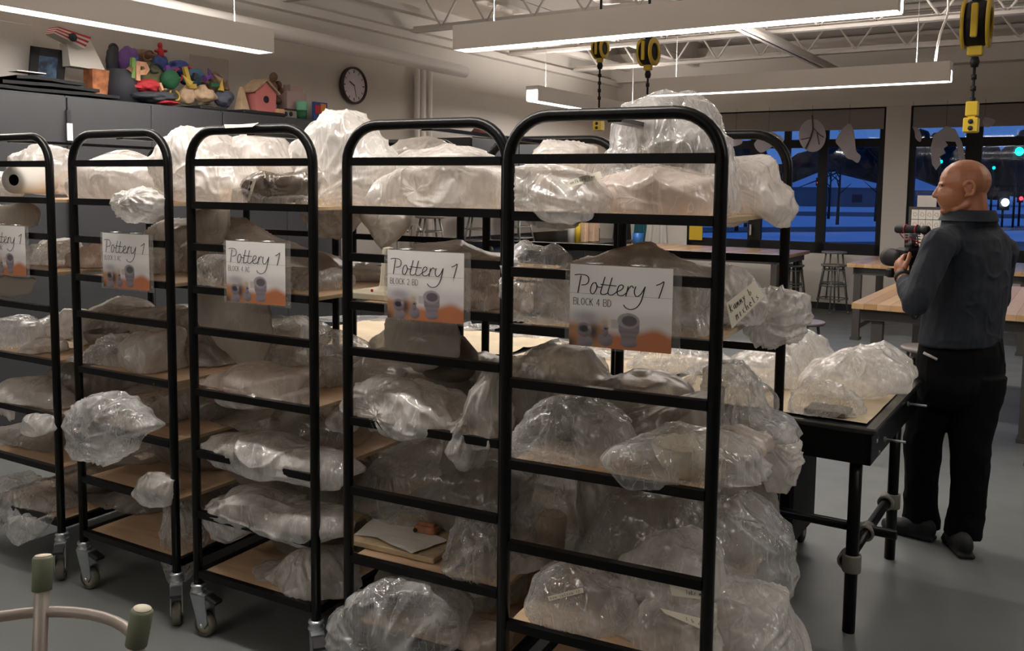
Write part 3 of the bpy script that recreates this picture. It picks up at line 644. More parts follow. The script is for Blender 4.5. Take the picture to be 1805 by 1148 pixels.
def tape(info, quad, words, mat=None, w=.0016, name='name_tape'):
    # a strip of tape laid on the bag's own surface (quad in pixels: tl,tr,br,bl), with its handwriting
    o = info['o']; bv = BVHTree.FromPolygons([tuple(p) for p in info['V']], [tuple(int(q) for q in f) for f in info['F']])
    q = [np.array(p, float) for p in quad]
    def hit(u, v, lift):
        p = q[0]*(1-u)*(1-v)+q[1]*u*(1-v)+q[2]*u*v+q[3]*(1-u)*v; d = ray(*p); d = d/np.linalg.norm(d)
        h = bv.ray_cast(Vector(CAM), Vector(d)); return (np.array(h[0]) if h[0] is not None else None), d
    pts = {}; n1, n2 = 12, 4; L = o.location
    D = [hit(i/n1, j/n2, 0) for j in range(n2+1) for i in range(n1+1)]; ds = [np.linalg.norm(h-CAM) for h, _ in D if h is not None]
    if not ds: return
    # straighten: a least-squares plane of distance keeps the tape nearly flat
    A = np.array([[1, i/n1, j/n2] for j in range(n2+1) for i in range(n1+1)]); ok = [h is not None for h, _ in D]
    y = np.array([np.linalg.norm(h-CAM) if h is not None else 0 for h, _ in D]); co = np.linalg.lstsq(A[ok], y[ok], rcond=None)[0]
    f = lambda u, v: (q[0]*(1-u)*(1-v)+q[1]*u*(1-v)+q[2]*u*v+q[3]*(1-u)*v)
    lo = min(0, float(np.min((y-A@co)[ok])))-.004
    def pt(u, v, lift=0):
        d = ray(*f(u, v)); d = d/np.linalg.norm(d); return CAM+d*(co[0]+co[1]*u+co[2]*v+lo-lift)-np.array(L)
    m = MB(); m.add([pt(i/n1, j/n2) for j in range(n2+1) for i in range(n1+1)], [(j*(n1+1)+i, (j+1)*(n1+1)+i, (j+1)*(n1+1)+i+1, j*(n1+1)+i+1) for j in range(n2) for i in range(n1)])
    LOCALS.add(o.name); tp = m.build(name, mat or M_tape, o, 'strip of tape with handwriting'); t = MB()
    for (wd, x, y0, sx, sy) in words:
        for ch in wd:
            g = SCR.get(ch.lower(), [[(0, 0), (.5, 1)]]); strokes(t, [[(x+p[0]*sx, y0-p[1]*sy) for p in Ln] for Ln in g], sx*.16, lambda u, v: pt(u, v, .0015)); x += sx*.95
    t.build('handwriting', M_ink, tp)
SCR = {'a': [[(.5, .6), (.1, .5), (.1, .1), (.5, .1), (.55, .6), (.6, 0)]], 'n': [[(0, 0), (.05, .6), (.1, .4), (.4, .6), (.5, 0)]], 't': [[(.3, 1), (.25, 0)], [(0, .7), (.6, .7)]],
       'h': [[(0, 1), (0, 0), (.05, .4), (.4, .5), (.45, 0)]], 'o': [[(.25, .6), (0, .3), (.25, 0), (.5, .3), (.25, .6)]], 'y': [[(0, .6), (.25, .2)], [(.5, .6), (.1, -.3)]],
       'f': [[(.5, 1), (.15, 1), (.1, 0)], [(0, .5), (.45, .5)]], 'e': [[(0, .3), (.5, .35), (.3, .6), (0, .3), (.2, 0), (.5, .05)]], 'r': [[(0, 0), (.05, .6)], [(.05, .4), (.4, .6)]],
       'k': [[(0, 0), (0, 1)], [(.5, .8), (0, .4), (.5, 0)]], 'm': [[(0, 0), (.05, .6), (.25, .2), (.45, .6), (.55, 0)]], 'b': [[(0, 1), (0, 0), (.4, .1), (.4, .5), (0, .5)]],
       'i': [[(.2, .6), (.2, 0)]], 'c': [[(.5, .6), (.1, .5), (.1, .1), (.5, 0)]], 'l': [[(.2, 1), (.2, 0)]], 's': [[(.5, .6), (.1, .5), (.45, .2), (0, 0)]], ' ': [], '3': [[(0, 1), (.5, .9), (.2, .5), (.5, .2), (0, 0)]],
       '-': [[(0, .4), (.5, .4)]], '2': [[(0, .8), (.3, 1), (.5, .7), (0, 0), (.55, 0)]], 'u': [[(0, .6), (.1, 0), (.45, .1), (.5, .6)]], 'd': [[(.5, 1), (.5, 0), (.1, .05), (.05, .45), (.5, .5)]]}
# (depth into rack, half thickness, film, shelf rung, outline, look)
B = {}
B[5] = [
 (.36, .17, 'c', 1, "1075,268 1095,225 1130,200 1180,192 1230,200 1258,222 1283,262 1290,330 1285,384 1150,386 1070,380 1050,330", 'tall domed clear bag rising above the rungs', (1180, 370)),
 (.045, .10, 'w', 1, "912,300 930,285 985,290 1030,310 1062,350 1050,380 1000,393 950,395 920,375 910,340", 'whitish name-taped bag drooping over the rung', (1060, 370)),
 (.55, .14, 'm', 1, "945,290 955,270 975,256 1010,254 1035,262 1042,290 1030,330 960,330", 'small round milky bag behind the drooping one', None),
 (.62, .14, 'm', None, "1262,270 1290,275 1345,282 1360,290 1368,320 1395,340 1403,370 1392,396 1375,400 1345,385 1270,386 1250,330", 'bulging milky bag overhanging the right end of the nearest rack\'s top board', None),
 (.20, .13, 'p', 1, "1030,350 1080,315 1140,300 1200,305 1258,320 1262,386 1060,386 1030,375", 'low pinkish-white bag in the middle', None),
 (.17, .12, 'c', 3, "903,458 930,437 965,440 1000,452 1012,520 1008,576 903,572", 'crinkled clear bag left of the sign', (900, 470)),
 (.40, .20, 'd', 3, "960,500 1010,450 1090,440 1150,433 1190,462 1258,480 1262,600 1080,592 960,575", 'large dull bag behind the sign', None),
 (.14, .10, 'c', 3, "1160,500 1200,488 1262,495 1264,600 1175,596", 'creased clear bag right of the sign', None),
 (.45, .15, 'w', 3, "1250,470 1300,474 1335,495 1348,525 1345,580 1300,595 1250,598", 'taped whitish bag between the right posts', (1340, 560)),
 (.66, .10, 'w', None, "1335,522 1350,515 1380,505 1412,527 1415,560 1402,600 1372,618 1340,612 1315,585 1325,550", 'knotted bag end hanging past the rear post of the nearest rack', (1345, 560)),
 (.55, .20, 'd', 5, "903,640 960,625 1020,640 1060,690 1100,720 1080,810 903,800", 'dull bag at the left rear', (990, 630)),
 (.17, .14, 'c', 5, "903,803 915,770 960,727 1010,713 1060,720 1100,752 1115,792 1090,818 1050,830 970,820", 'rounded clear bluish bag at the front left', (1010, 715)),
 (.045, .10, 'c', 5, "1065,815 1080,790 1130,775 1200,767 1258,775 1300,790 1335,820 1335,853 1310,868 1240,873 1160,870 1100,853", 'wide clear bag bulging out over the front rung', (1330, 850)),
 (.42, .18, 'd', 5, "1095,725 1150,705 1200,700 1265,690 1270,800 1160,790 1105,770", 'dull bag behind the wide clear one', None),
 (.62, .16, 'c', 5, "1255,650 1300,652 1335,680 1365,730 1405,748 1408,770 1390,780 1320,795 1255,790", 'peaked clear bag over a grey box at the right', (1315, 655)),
 (.72, .09, 'm', None, "1345,775 1372,772 1408,790 1400,830 1388,857 1358,852 1335,820", 'wrinkled bag corner dangling by the right post of the nearest rack', (1360, 770)),
 (.42, .12, 'p', 5, "1245,765 1300,757 1350,775 1362,795 1330,830 1300,852 1245,850", 'warm pinkish bag at the right', None),
 (.55, .18, 'k', 7, "905,880 940,838 1000,832 1035,870 1062,930 1040,985 950,985 903,960", 'thin dark see-through bag tied at its top', (1010, 850)),
 (.62, .20, 'k', 7, "1035,960 1060,900 1100,876 1150,880 1200,915 1235,965 1200,1010 1060,1000", 'thin dark bag with a folded rim', (1180, 1000)),
 (.15, .13, 'c', 7, "935,1045 950,1012 1000,996 1070,1008 1125,1040 1132,1075 1095,1102 1040,1112 970,1097 940,1072", 'plump clear bag with a taped name', None),
 (.13, .09, 'w', 7, "1070,1112 1120,1085 1180,1065 1262,1075 1265,1170 1140,1165 1080,1135", 'creased bag spilling over the front rung', None),
 (.24, .14, 'w', 7, "1110,985 1150,955 1200,948 1262,960 1262,1070 1180,1065 1115,1040", 'upright whitish bag with a cream tape', None),
 (.50, .16, 'c', 7, "1252,872 1300,868 1345,905 1385,960 1393,1010 1378,1045 1320,1060 1252,1052", 'tall clear bag leaning out at the right', (1265, 868)),
 (.30, .15, 'w', None, "1252,1010 1310,1040 1375,1062 1405,1130 1415,1220 1252,1220", 'whitish bag at the lowest right corner of the nearest rack', None),
 (.42, .12, 'm', 7, "905,975 930,965 962,985 960,1040 925,1060 903,1055", 'small milky bag at the far left', None),
]
B[4] = [
 (.13, .12, 'w', 1, "650,345 668,312 700,296 760,303 800,292 885,300 890,376 720,374 656,369", 'broad crumpled white bag across the front', None),
 (.42, .17, 'm', 1, "690,292 740,270 800,263 850,270 878,292 888,352 760,357 695,332", 'rounded milky bag behind the broad one', None),
 (.70, .12, 'd', 1, "655,288 690,262 740,251 790,260 818,282 812,335 690,335", 'dull bag at the very back', None),
 (.30, .13, 'w', None, "548,290 560,235 595,207 625,212 662,250 692,292 690,335 650,352 625,365 600,405 570,414 558,380 550,330", 'tall white bag standing up between the middle and second-nearest racks', (590, 350)),
 (.34, .02, 'f', None, "625,376 690,376 718,383 718,400 702,430 682,443 666,436 645,402", 'dull plastic flap hanging under the top shelf of the second-nearest rack', None),
 (.15, .10, 'c', 3, "808,478 850,462 888,470 890,562 810,556", 'crinkled clear bag right of the sign', None),
 (.65, .14, 'd', 3, "690,470 720,448 760,434 810,433 850,450 890,456 890,500 700,500", 'long brownish bag along the back', None),
 (.34, .012, 'f', None, "675,556 740,556 802,562 806,600 802,628 740,642 682,612", 'grey plastic sheet hanging under the second shelf of the second-nearest rack', None),
 (.12, .12, 'w', 5, "622,716 635,690 680,674 720,678 760,690 810,716 835,750 800,767 720,757 640,738", 'long white bag lying along the front rung', (700, 690)),
 (.06, .08, 'w', None, "886,640 852,668 832,715 800,758 798,790 815,826 836,828 850,792 886,785", 'white cone-shaped bag tail spilling from the third shelf of the second-nearest rack', (886, 640)),
 (.55, .18, 'd', 5, "610,650 660,625 720,628 790,640 850,650 870,720 740,715 620,710", 'dull brown bag at the back', None),
 (.22, .07, 'w', None, "584,738 600,715 618,718 624,745 615,762 592,757", 'small white bag ear left of the third shelf of the second-nearest rack', None),
 (.5, .18, 'd', 5, "850,640 900,640 950,668 962,722 938,782 900,802 850,785", 'grey bag seen through the right side', None),
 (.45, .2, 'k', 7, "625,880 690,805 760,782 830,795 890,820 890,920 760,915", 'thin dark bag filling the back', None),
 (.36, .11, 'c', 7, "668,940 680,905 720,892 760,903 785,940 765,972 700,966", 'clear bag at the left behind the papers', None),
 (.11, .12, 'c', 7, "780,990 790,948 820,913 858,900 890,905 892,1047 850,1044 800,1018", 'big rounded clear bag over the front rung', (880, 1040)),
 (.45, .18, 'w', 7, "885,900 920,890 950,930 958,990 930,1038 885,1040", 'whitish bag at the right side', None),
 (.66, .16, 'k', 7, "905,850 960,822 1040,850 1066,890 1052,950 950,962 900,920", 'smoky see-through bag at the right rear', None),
 (.04, .15, 'c', 8, "600,1175 610,1088 640,1042 690,1020 760,1040 800,1085 800,1175", 'big crinkled clear bag bulging forward', (700, 1140)),
 (.12, .11, 'p', 8, "745,1130 780,1098 830,1088 890,1110 890,1180 770,1180", 'warm pinkish bag at the right', None),
]
B[3] = [
 (.24, .15, 'm', 1, "302,290 315,255 345,240 365,232 385,255 402,282 430,290 440,330 425,364 345,364 312,335", 'large milky bag at the left reaching past the post', (320, 350)),
 (.45, .13, 'm', 1, "385,255 430,245 460,234 485,250 499,280 502,310 440,310 400,290", 'lumpy milky bag showing above the top rung', None),
 (.62, .10, 'm', 1, "498,290 520,257 545,246 556,300 520,318", 'small milky bag at the right rear', None),
 (.13, .06, 'b', 1, "428,342 436,314 480,300 540,303 556,318 548,340 520,358 500,364 450,362", 'dark brown see-through bag with stamped writing', None),
 (.08, .05, 'c', 1, "408,364 424,330 470,346 550,345 552,368 470,368", 'flat clear bag in front of the dark one', None),
 (.28, .02, 'f', None, "340,368 402,370 404,400 388,424 352,432 336,420", 'dull flap hanging under the top shelf of the middle rack', None),
 (.50, .15, 'd', 3, "340,440 360,410 400,387 430,400 480,425 550,440 600,460 600,490 450,495 350,495", 'long sloping dull bag at the back', (400, 390)),
 (.13, .08, 'c', 3, "345,470 370,450 400,455 412,508 345,500", 'crinkled clear bag left of the sign', None),
 (.26, .13, 'c', 3, "490,470 545,480 580,475 606,490 606,516 560,527 490,517", 'low clear bag right of the sign', None),
 (.62, .12, 'd', 3, "545,462 600,450 645,470 690,478 690,500 640,512 560,500", 'layered brownish bag seen through the right side', None),
 (.30, .012, 'f', None, "346,520 465,532 470,600 440,642 400,622 346,582", 'grey plastic sheet hanging under the second shelf of the middle rack', None),
 (.12, .09, 'p', 5, "346,684 370,655 420,650 500,655 556,650 560,715 500,708 420,694", 'warm low bag along the front', None),
 (.07, .06, 'w', None, "375,698 430,690 500,688 556,682 556,722 480,714 430,718 395,716", 'white bag rim hanging over the third shelf of the middle rack', None),
 (.42, .15, 'c', 5, "545,660 580,625 610,620 640,650 622,720 580,735 545,710", 'clear bag at the right side', None),
 (.42, .14, 'd', 5, "340,610 380,590 420,640 400,690 345,690", 'dull bag at the left side', None),
 (.62, .14, 'c', 5, "465,570 520,560 545,580 560,645 500,660 465,620", 'clear bag holding a pale block at the back', None),
 (.10, .10, 'w', 6, "362,782 380,760 430,765 500,782 550,787 600,800 640,832 612,862 560,852 545,837 480,827 400,819 370,802", 'long white bag draped along the front', None),
 (.48, .17, 'k', 6, "345,745 400,722 480,722 560,742 610,775 500,790 400,770", 'thin dark bag behind the white one', None),
 (.09, .11, 'w', 7, "373,900 385,878 430,866 480,871 545,890 602,900 622,932 560,958 500,940 450,936 420,956 390,936", 'white bag, mouth folded over the rung', (385, 880)),
 (.48, .16, 'd', 7, "420,880 500,852 560,852 625,882 645,935 560,930 430,915", 'dull bag behind the white one', None),
 (.16, .13, 'm', 8, "455,1037 480,1000 520,975 560,965 612,990 622,1042 580,1070 520,1063", 'milky bag heaped at the right', (560, 965)),
 (.50, .16, 'k', 8, "352,1005 380,960 430,950 490,968 492,1010 400,1022", 'thin dark bag at the left rear', None),
 (.14, .05, 'c', None, "300,880 320,868 345,898 346,960 332,1010 308,1035 297,1000 298,940", 'clear bag tail hanging low beside the left post of the middle rack', (318, 870)),
]
B[2] = [
 (.20, .13, 'm', 1, "136,320 150,292 180,286 230,290 298,290 302,352 250,357 180,356 140,353", 'wide milky bag filling the shelf front', None),
 (-.03, .07, 'w', None, "203,352 215,340 255,335 285,350 280,370 262,384 235,385 212,370", 'round bag belly drooping over the top rung of the left-middle rack', (250, 345)),
 (.50, .10, 'm', 1, "172,292 190,279 218,272 248,281 295,287 290,310 180,312", 'small milky bag just above the rung at the back', None),
 (.30, .10, 'p', 3, "136,445 165,430 192,445 192,490 138,486", 'warm bag left of the sign', None),
 (.28, .11, 'c', 3, "252,442 290,430 304,450 304,498 254,490", 'clear bag right of the sign', None),
 (.55, .16, 'd', 3, "290,410 315,385 345,395 350,440 342,492 295,500", 'dull bag filling the right side', None),
 (.52, .18, 'd', 5, "140,640 150,590 180,540 222,550 300,540 310,610 240,640", 'large dull bag at the back', (230, 545)),
 (.16, .11, 'c', 5, "145,642 160,625 200,600 230,610 248,650 200,657 160,652", 'clear striped-looking bag at the front left', (215, 605)),
 (.16, .12, 'm', 5, "236,600 260,580 304,580 306,672 260,657 240,637", 'rounded milky bag at the front right', None),
 (.50, .14, 'd', 5, "296,560 335,545 345,610 340,670 300,662", 'dull bag seen through the right side', None),
 (-.06, .08, 'c', None, "137,745 160,722 190,714 215,718 250,735 276,755 236,768 228,792 205,820 170,823 130,818 120,790 138,765", 'crumpled clear bag spilling from the left-middle rack', (180, 765)),
 (.22, .11, 'm', 6, "262,762 268,722 300,702 308,740 305,782 270,772", 'milky bag at the front right', (270, 770)),
 (.52, .16, 'k', 6, "145,705 200,682 265,690 270,730 160,730", 'thin dark bag at the back', None),
 (.36, .15, 'k', 7, "178,850 185,802 230,780 298,790 302,832 260,852 220,854", 'dark see-through bag at the back', None),
 (-.01, .06, 'w', None, "246,867 255,845 280,833 304,845 304,892 270,887", 'bag corner hanging over the fifth shelf of the left-middle rack', None),
 (.38, .17, 'd', 8, "165,900 180,872 240,862 300,880 305,962 240,962 195,938", 'dull brown bag heaped at the right', None),
]
B[1] = [
 (.32, .12, 'm', 1, "30,300 38,268 65,257 95,262 120,287 122,346 85,346 55,342 22,330", 'milky bag around a plastic roll', None),
 (.12, .08, 'm', 1, "-60,310 20,305 32,348 0,350 -60,348", 'milky bag cut by the frame edge', None),
 (.20, .02, 'f', None, "-60,355 45,358 70,370 58,400 0,402 -60,402", 'dull flap hanging under the top shelf of the leftmost rack', None),
 (.24, .10, 'c', 3, "48,462 65,435 88,425 110,440 126,470 116,486 70,489", 'crinkled clear bag right of the sign', (90, 430)),
 (.60, .10, 'd', 3, "88,422 120,425 134,460 128,482 98,482", 'dull bag behind the right post', None),
 (.02, .01, 'f', None, "-60,486 70,486 55,520 0,530 -60,530", 'pale plastic sheet under the second shelf of the leftmost rack', None),
 (.16, .11, 'c', 5, "-60,590 0,572 30,563 60,577 62,622 30,630 -60,626", 'clear bag cut by the frame edge', None),
 (.12, .09, 'm', 5, "50,622 65,597 85,590 94,600 92,637 60,633", 'small milky bag beside the post', None),
 (.42, .14, 'm', 5, "88,560 125,543 135,570 134,630 92,627", 'upright milky bag at the right side', None),
 (.12, .11, 'm', 6, "-60,700 0,690 30,670 80,660 128,698 130,745 92,752 60,732 10,727 -60,722", 'long milky bag', None),
 (-.03, .05, 'w', None, "43,748 53,733 92,733 97,760 65,767 48,762", 'white bag end drooping over the fourth rung of the leftmost rack', None),
 (.22, .13, 'd', 7, "0,795 12,750 50,740 95,758 130,795 92,815 40,814", 'dull rounded bag', None),
 (.12, .13, 'c', 8, "-30,880 30,850 70,843 102,868 128,892 112,912 20,922 -40,910", 'clear layered bag', (60, 845)),
 (-.04, .04, 'c', None, "12,905 60,915 102,900 82,935 60,962 35,965 14,940", 'clear plastic tail below the bottom shelf of the leftmost rack', None),
]
INFO = {}
for r in (5, 4, 3, 2, 1):
    for i, (v, T, mt, k, poly, look, ga) in enumerate(B[r]): INFO[(r, i)] = rbag(r, v, T, mt, k, poly, look, ga)
# fuller bags pushed to the back of every shelf
rf = random.Random(11)
for r in (5, 4, 3, 2, 1):
    a, b, o = raxes(r); bs = BOARDS[r]
    for n_, k in enumerate(bs):
        top = RZ[bs[n_-1]]-.02 if n_ else 1.80
        if k == 3 or (k == 1 and r > 3): continue
        for sd, wh in ((0, 'left'), (1, 'right'))+(((2, 'middle'),) if k >= 6 else ()):
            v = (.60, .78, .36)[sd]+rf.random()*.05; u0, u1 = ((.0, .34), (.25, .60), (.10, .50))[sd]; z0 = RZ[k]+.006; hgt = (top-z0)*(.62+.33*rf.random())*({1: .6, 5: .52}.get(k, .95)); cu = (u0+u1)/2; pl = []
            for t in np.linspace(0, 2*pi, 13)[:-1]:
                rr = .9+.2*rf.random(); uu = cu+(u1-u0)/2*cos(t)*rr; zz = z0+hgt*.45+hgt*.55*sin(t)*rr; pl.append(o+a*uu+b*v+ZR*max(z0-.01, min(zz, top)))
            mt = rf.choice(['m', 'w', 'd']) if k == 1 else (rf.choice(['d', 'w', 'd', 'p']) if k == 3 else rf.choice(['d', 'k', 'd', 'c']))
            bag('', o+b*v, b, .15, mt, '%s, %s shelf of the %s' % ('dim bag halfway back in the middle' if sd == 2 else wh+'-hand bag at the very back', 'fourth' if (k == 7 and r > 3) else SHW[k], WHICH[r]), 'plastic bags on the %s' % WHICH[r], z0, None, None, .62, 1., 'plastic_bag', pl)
tape(INFO[(5, 1)], [(1000, 318), (1058, 302), (1062, 313), (1002, 331)], [('anthony fer', .06, .68, .075, .5)])
tape(INFO[(5, 8)], [(1280, 535), (1330, 495), (1348, 522), (1290, 580)], [('kammy b', .08, .45, .11, .33), ('nichels', .18, .88, .11, .33)])
tape(INFO[(5, 19)], [(965, 1052), (1027, 1036), (1029, 1045), (968, 1060)], [('ben collin 32', .06, .75, .07, .5)])
tape(INFO[(5, 21)], [(1180, 1030), (1243, 1040), (1243, 1058), (1184, 1050)], [('luke m', .45, .7, .08, .45)])
tape(INFO[(5, 20)], [(1163, 1072), (1242, 1092), (1242, 1112), (1172, 1082)], [('3 b d', .55, .7, .08, .4)])
tape(INFO[(3, 3)], [(442, 316), (452, 316), (440, 355), (430, 355)], [('b', .1, .2, .7, .1), ('l', .1, .35, .7, .1), ('o', .1, .5, .7, .1), ('c', .1, .65, .7, .1), ('k', .1, .8, .7, .1)])
# ------------------------------------------------------------------ things on the shelves that the plastic leaves in view
def rk_axes(r): a, b, o = raxes(r); return (a, b, ZR)
def rthing(r, x, y, v): a, b, o = raxes(r); return onp(x, y, o+b*v, b)
A5 = rk_axes(5); A4 = rk_axes(4)
P = rthing(5, 1300, 745, .62); m = MB(); m.box(P, (.16, .2, .07), A5, .01); solo(m, 'clay_box', M_clay, 'dark grey slab-built clay box inside the peaked clear bag on the nearest rack', 'clay piece')
def pot(r, x, y, v, k, prof, mat, label, n=28, lump=0):
    P = rthing(r, x, y, v); P[2] = RZ[k]+.006; m = MB(); m.lathe(prof, P, n=n); return solo(m, 'clay_pot', mat, label, 'pot', 'student pots inside the bags')
bowl = [(0, 0), (.05, 0), (.085, .05), (.1, .09), (.092, .09), (.075, .05), (.04, .012), (0, .01)]
vase = [(0, 0), (.045, 0), (.065, .04), (.06, .09), (.035, .13), (.045, .16), (.036, .16), (.025, .13), (.05, .09), (0, .02)]
cyl = [(0, 0), (.05, 0), (.056, .1), (.05, .12), (.044, .12), (.048, .02), (0, .01)]
pot(5, 1010, 800, .3, 5, bowl, M_clay, 'grey bowl inside the rounded bluish bag on the nearest rack')
pot(5, 1180, 372, .36, 1, [(0, 0), (.06, 0), (.09, .08), (.07, .18), (.04, .24), (.03, .24), (0, .1)], M_clay, 'tall grey pot inside the domed bag on the nearest rack')
pot(5, 1210, 845, .12, 5, bowl, M_plast, 'pale bowl inside the wide clear bag on the nearest rack')
pot(5, 1100, 990, .62, 7, vase, M_clay, 'dark vase inside the thin dark bag with a folded rim')
pot(5, 970, 975, .55, 7, cyl, M_terra, 'brown cylinder pot inside the tied see-through bag on the nearest rack')
pot(4, 795, 720, .5, 5, [(0, 0), (.08, .01), (.11, .08), (.1, .15), (.05, .21), (.03, .2), (0, .1)], M_clay, 'brown-grey rounded pot standing behind the long white bag')
pot(4, 690, 1130, .2, 8, vase, M_clay, 'grey vase inside the big crinkled bag on the lowest shelf of the second-nearest rack')
pot(3, 490, 680, .66, 5, [(0, 0), (.04, 0), (.04, .09), (0, .09)], M_plast, 'pale plaster block inside the clear bag of the middle rack')
pot(2, 190, 650, .3, 5, bowl, M_clay, 'grey bowl inside the striped-looking bag of the left-middle rack')
# plaster tower on a thick board
P = rthing(4, 680, 522, .2); P[2] = RZ[3]+.006; e = empty('plaster_model', P); tag(e, 'cream plaster tower on a thick slab beside the Block 2 BD sign', 'model')
m = MB(); m.box(P+np.array([-.01, 0, .011]), (.19, .2, .022), A4, .003); m.build('slab', M_plast, e)
m = MB(); m.lathe([(0, 0), (.045, 0), (.032, .02), (.026, .08), (.022, .14), (.02, .15), (0, .155)], P+np.array([.01, 0, .02]), n=10, smooth=False); m.build('tower', M_plast, e)
m = MB(); m.box(P+A4[0]*-.015-A4[1]*.06+ZR*.027, (.008, .008, .01), A4, .002); m.build('red_dot', pmat('red_paint', (.45, .01, .015), .5), e)
# papers, slab and carved brick on the lower shelf
P = rthing(4, 715, 985, .22); P[2] = RZ[7]+.006; m = MB(); m.box(P+ZR*.011+A4[0]*.03, (.36, .30, .02), A4, .003); solo(m, 'plaster_board', M_plye, 'thick pale board under the papers and the carved brick', 'board')
for j, (du, dv, an, lb) in enumerate(((-.05, -.02, .2, 'creased white paper sheet under the carved brick'), (.06, -.06, -.3, 'second paper sheet lying in front of the carved brick'))):
    m = MB(); c, s = cos(an), sin(an); a1 = A4[0]*c+A4[1]*s; a2 = -A4[0]*s+A4[1]*c; O = P+ZR*(.024+.003*j)+A4[0]*du+A4[1]*dv; g = []
    for jj in range(9):
        for ii in range(9): g.append(O+a1*(ii-4)*.026+a2*(jj-4)*.02+ZR*(.006*vn(np.array([[ii*.6+j*9, jj*.6, 0.]]), 3)[0]))
    m.add(g, [(q*9+w, q*9+w+1, q*9+w+10, q*9+w+9) for q in range(8) for w in range(8)], False); solo(m, 'paper_sheet', M_paper, lb, 'paper')
P2 = rthing(4, 752, 958, .24); P2[2] = RZ[7]+.032; e = empty('carved_brick', P2); tag(e, 'orange-brown carved clay brick on white paper', 'clay piece')
m = MB(); m.box(P2+ZR*.014, (.085, .05, .026), A4, .006); m.box(P2+ZR*.03, (.07, .018, .012), A4, .004); m.build('brick_body', pmat('fired_clay', (.42, .19, .09), .8, var=.25, vscale=40, bump=.3), e)
m = MB(); m.lathe([(0, 0), (.008, 0), (.008, .004), (0, .004)], P2-A4[0]*.03-A4[1]*.026+ZR*.012, (A4[0], ZR, -A4[1]), 10); m.build('brick_hole', M_ink, e)
# roll of film on the first rack
P = rthing(1, 62, 318, .18); e = empty('plastic_roll', P-ZR*.05); tag(e, 'white roll with a dark hollow core lying on the leftmost rack', 'roll'); A1 = rk_axes(1)
dd = A1[1]*.93+A1[0]*-.35; dd /= np.linalg.norm(dd); t2 = np.cross(ZR, dd); fr = (t2, np.cross(dd, t2), dd)
m = MB(); m.lathe([(.026, -.14), (.06, -.14), (.062, .14), (.026, .14), (.026, -.14)], P, fr, 24); m.build('film_winding', M_paper, e)
m = MB(); m.lathe([(.0, -.06), (.025, -.06), (.025, -.138)], P, fr, 16); m.build('hollow_core', M_ink, e)
# ================================================================== THE CLAY TABLE
TZ = .84
c0 = atz(1545, 757, TZ); c1 = atz(1620, 668, TZ); tx = float((c0@XR)); ty = float((c0@YR)); tw = float((c1-c0)@XR)
e = empty('work_table', RP(tx+tw/2, ty+1.6, 0)); tag(e, 'long black steel pipe table covered with bagged pots behind the racks', 'table')
TL = 3.4
def tb(mb, x0, x1, y0, y1, z0, z1, bev=0): return rbox(mb, tx+x0, tx+x1, ty+y0, ty+y1, z0, z1, bev)
m = tb(MB(), 0, tw, 0, TL, TZ-.03, TZ-.004, .006); m.build('table_top', M_top, e)
m = MB(); tb(m, .02, .05, .02, TL-.02, TZ-.15, TZ-.03); tb(m, tw-.05, tw-.02, .02, TL-.02, TZ-.15, TZ-.03); tb(m, .02, tw-.02, .02, .05, TZ-.15, TZ-.03); tb(m, .02, tw-.02, TL-.05, TL-.02, TZ-.15, TZ-.03); m.build('apron', M_black, e)
lx0, lx1, ly0, ly1 = .07, tw-.17, .08, TL-.1
def tp(x, y, z): return RP(tx+x, ty+y, z)
for (x, y) in ((lx0, ly0), (lx1, ly0), (lx0, ly1), (lx1, ly1)): MB().tube([tp(x, y, 0), tp(x, y, TZ-.03)], .024, 16).build('leg', M_black, e)
zr = .28
MB().tube([tp(lx0, ly0+.02, zr), tp(lx1, ly0+.02, zr)], .021, 14).build('end_rail', M_black, e)
MB().tube([tp(lx0, ly1, zr), tp(lx1, ly1, zr)], .021, 14).build('end_rail', M_black, e)
MB().tube([tp((lx0+lx1)/2-.05, ly0-.1, zr+.01), tp((lx0+lx1)/2-.05, ly1, zr)], .021, 14).build('long_rail', M_black, e)
def clampc(p, d):
    u = np.cross(d, ZR); u = u/np.linalg.norm(u) if np.linalg.norm(u) > .1 else XR; w = np.cross(d, u)
    MB().lathe([(.026, -.035), (.034, -.035), (.036, -.03), (.036, .03), (.034, .035), (.026, .035)], p, (u, w, d), 20).build('pipe_clamp', M_clamp, e)
for (x, y) in ((lx0, ly0), (lx1, ly0)): clampc(tp(x, y, zr), ZR); clampc(tp(x+(.03 if x < .5 else -.03), y+.02, zr), XR)
clampc(tp((lx0+lx1)/2-.05, ly0+.02, zr), XR); clampc(tp((lx0+lx1)/2-.05, ly0+.06, zr), YR)
for (x, z) in ((.22, TZ-.09), (tw-.35, TZ-.05)):
    m = MB(); p = tp(x, .0, z); m.tube([p, p-YR*.07], .005, 8); m.lathe([(0, 0), (.011, 0), (.011, .008), (0, .008)], p+YR*.01, (XR, ZR, -YR), 6, False); m.build('clamp_bolt', M_zinc, e)
for (x, z) in ((.12, TZ-.12), (.06, TZ-.06)):
    m = MB(); p = tp(x, .01, z); m.lathe([(0, 0), (.008, 0), (.008, .006), (0, .006)], p, (XR, ZR, -YR), 8); m.build('clamp_bolt', M_zinc, e)
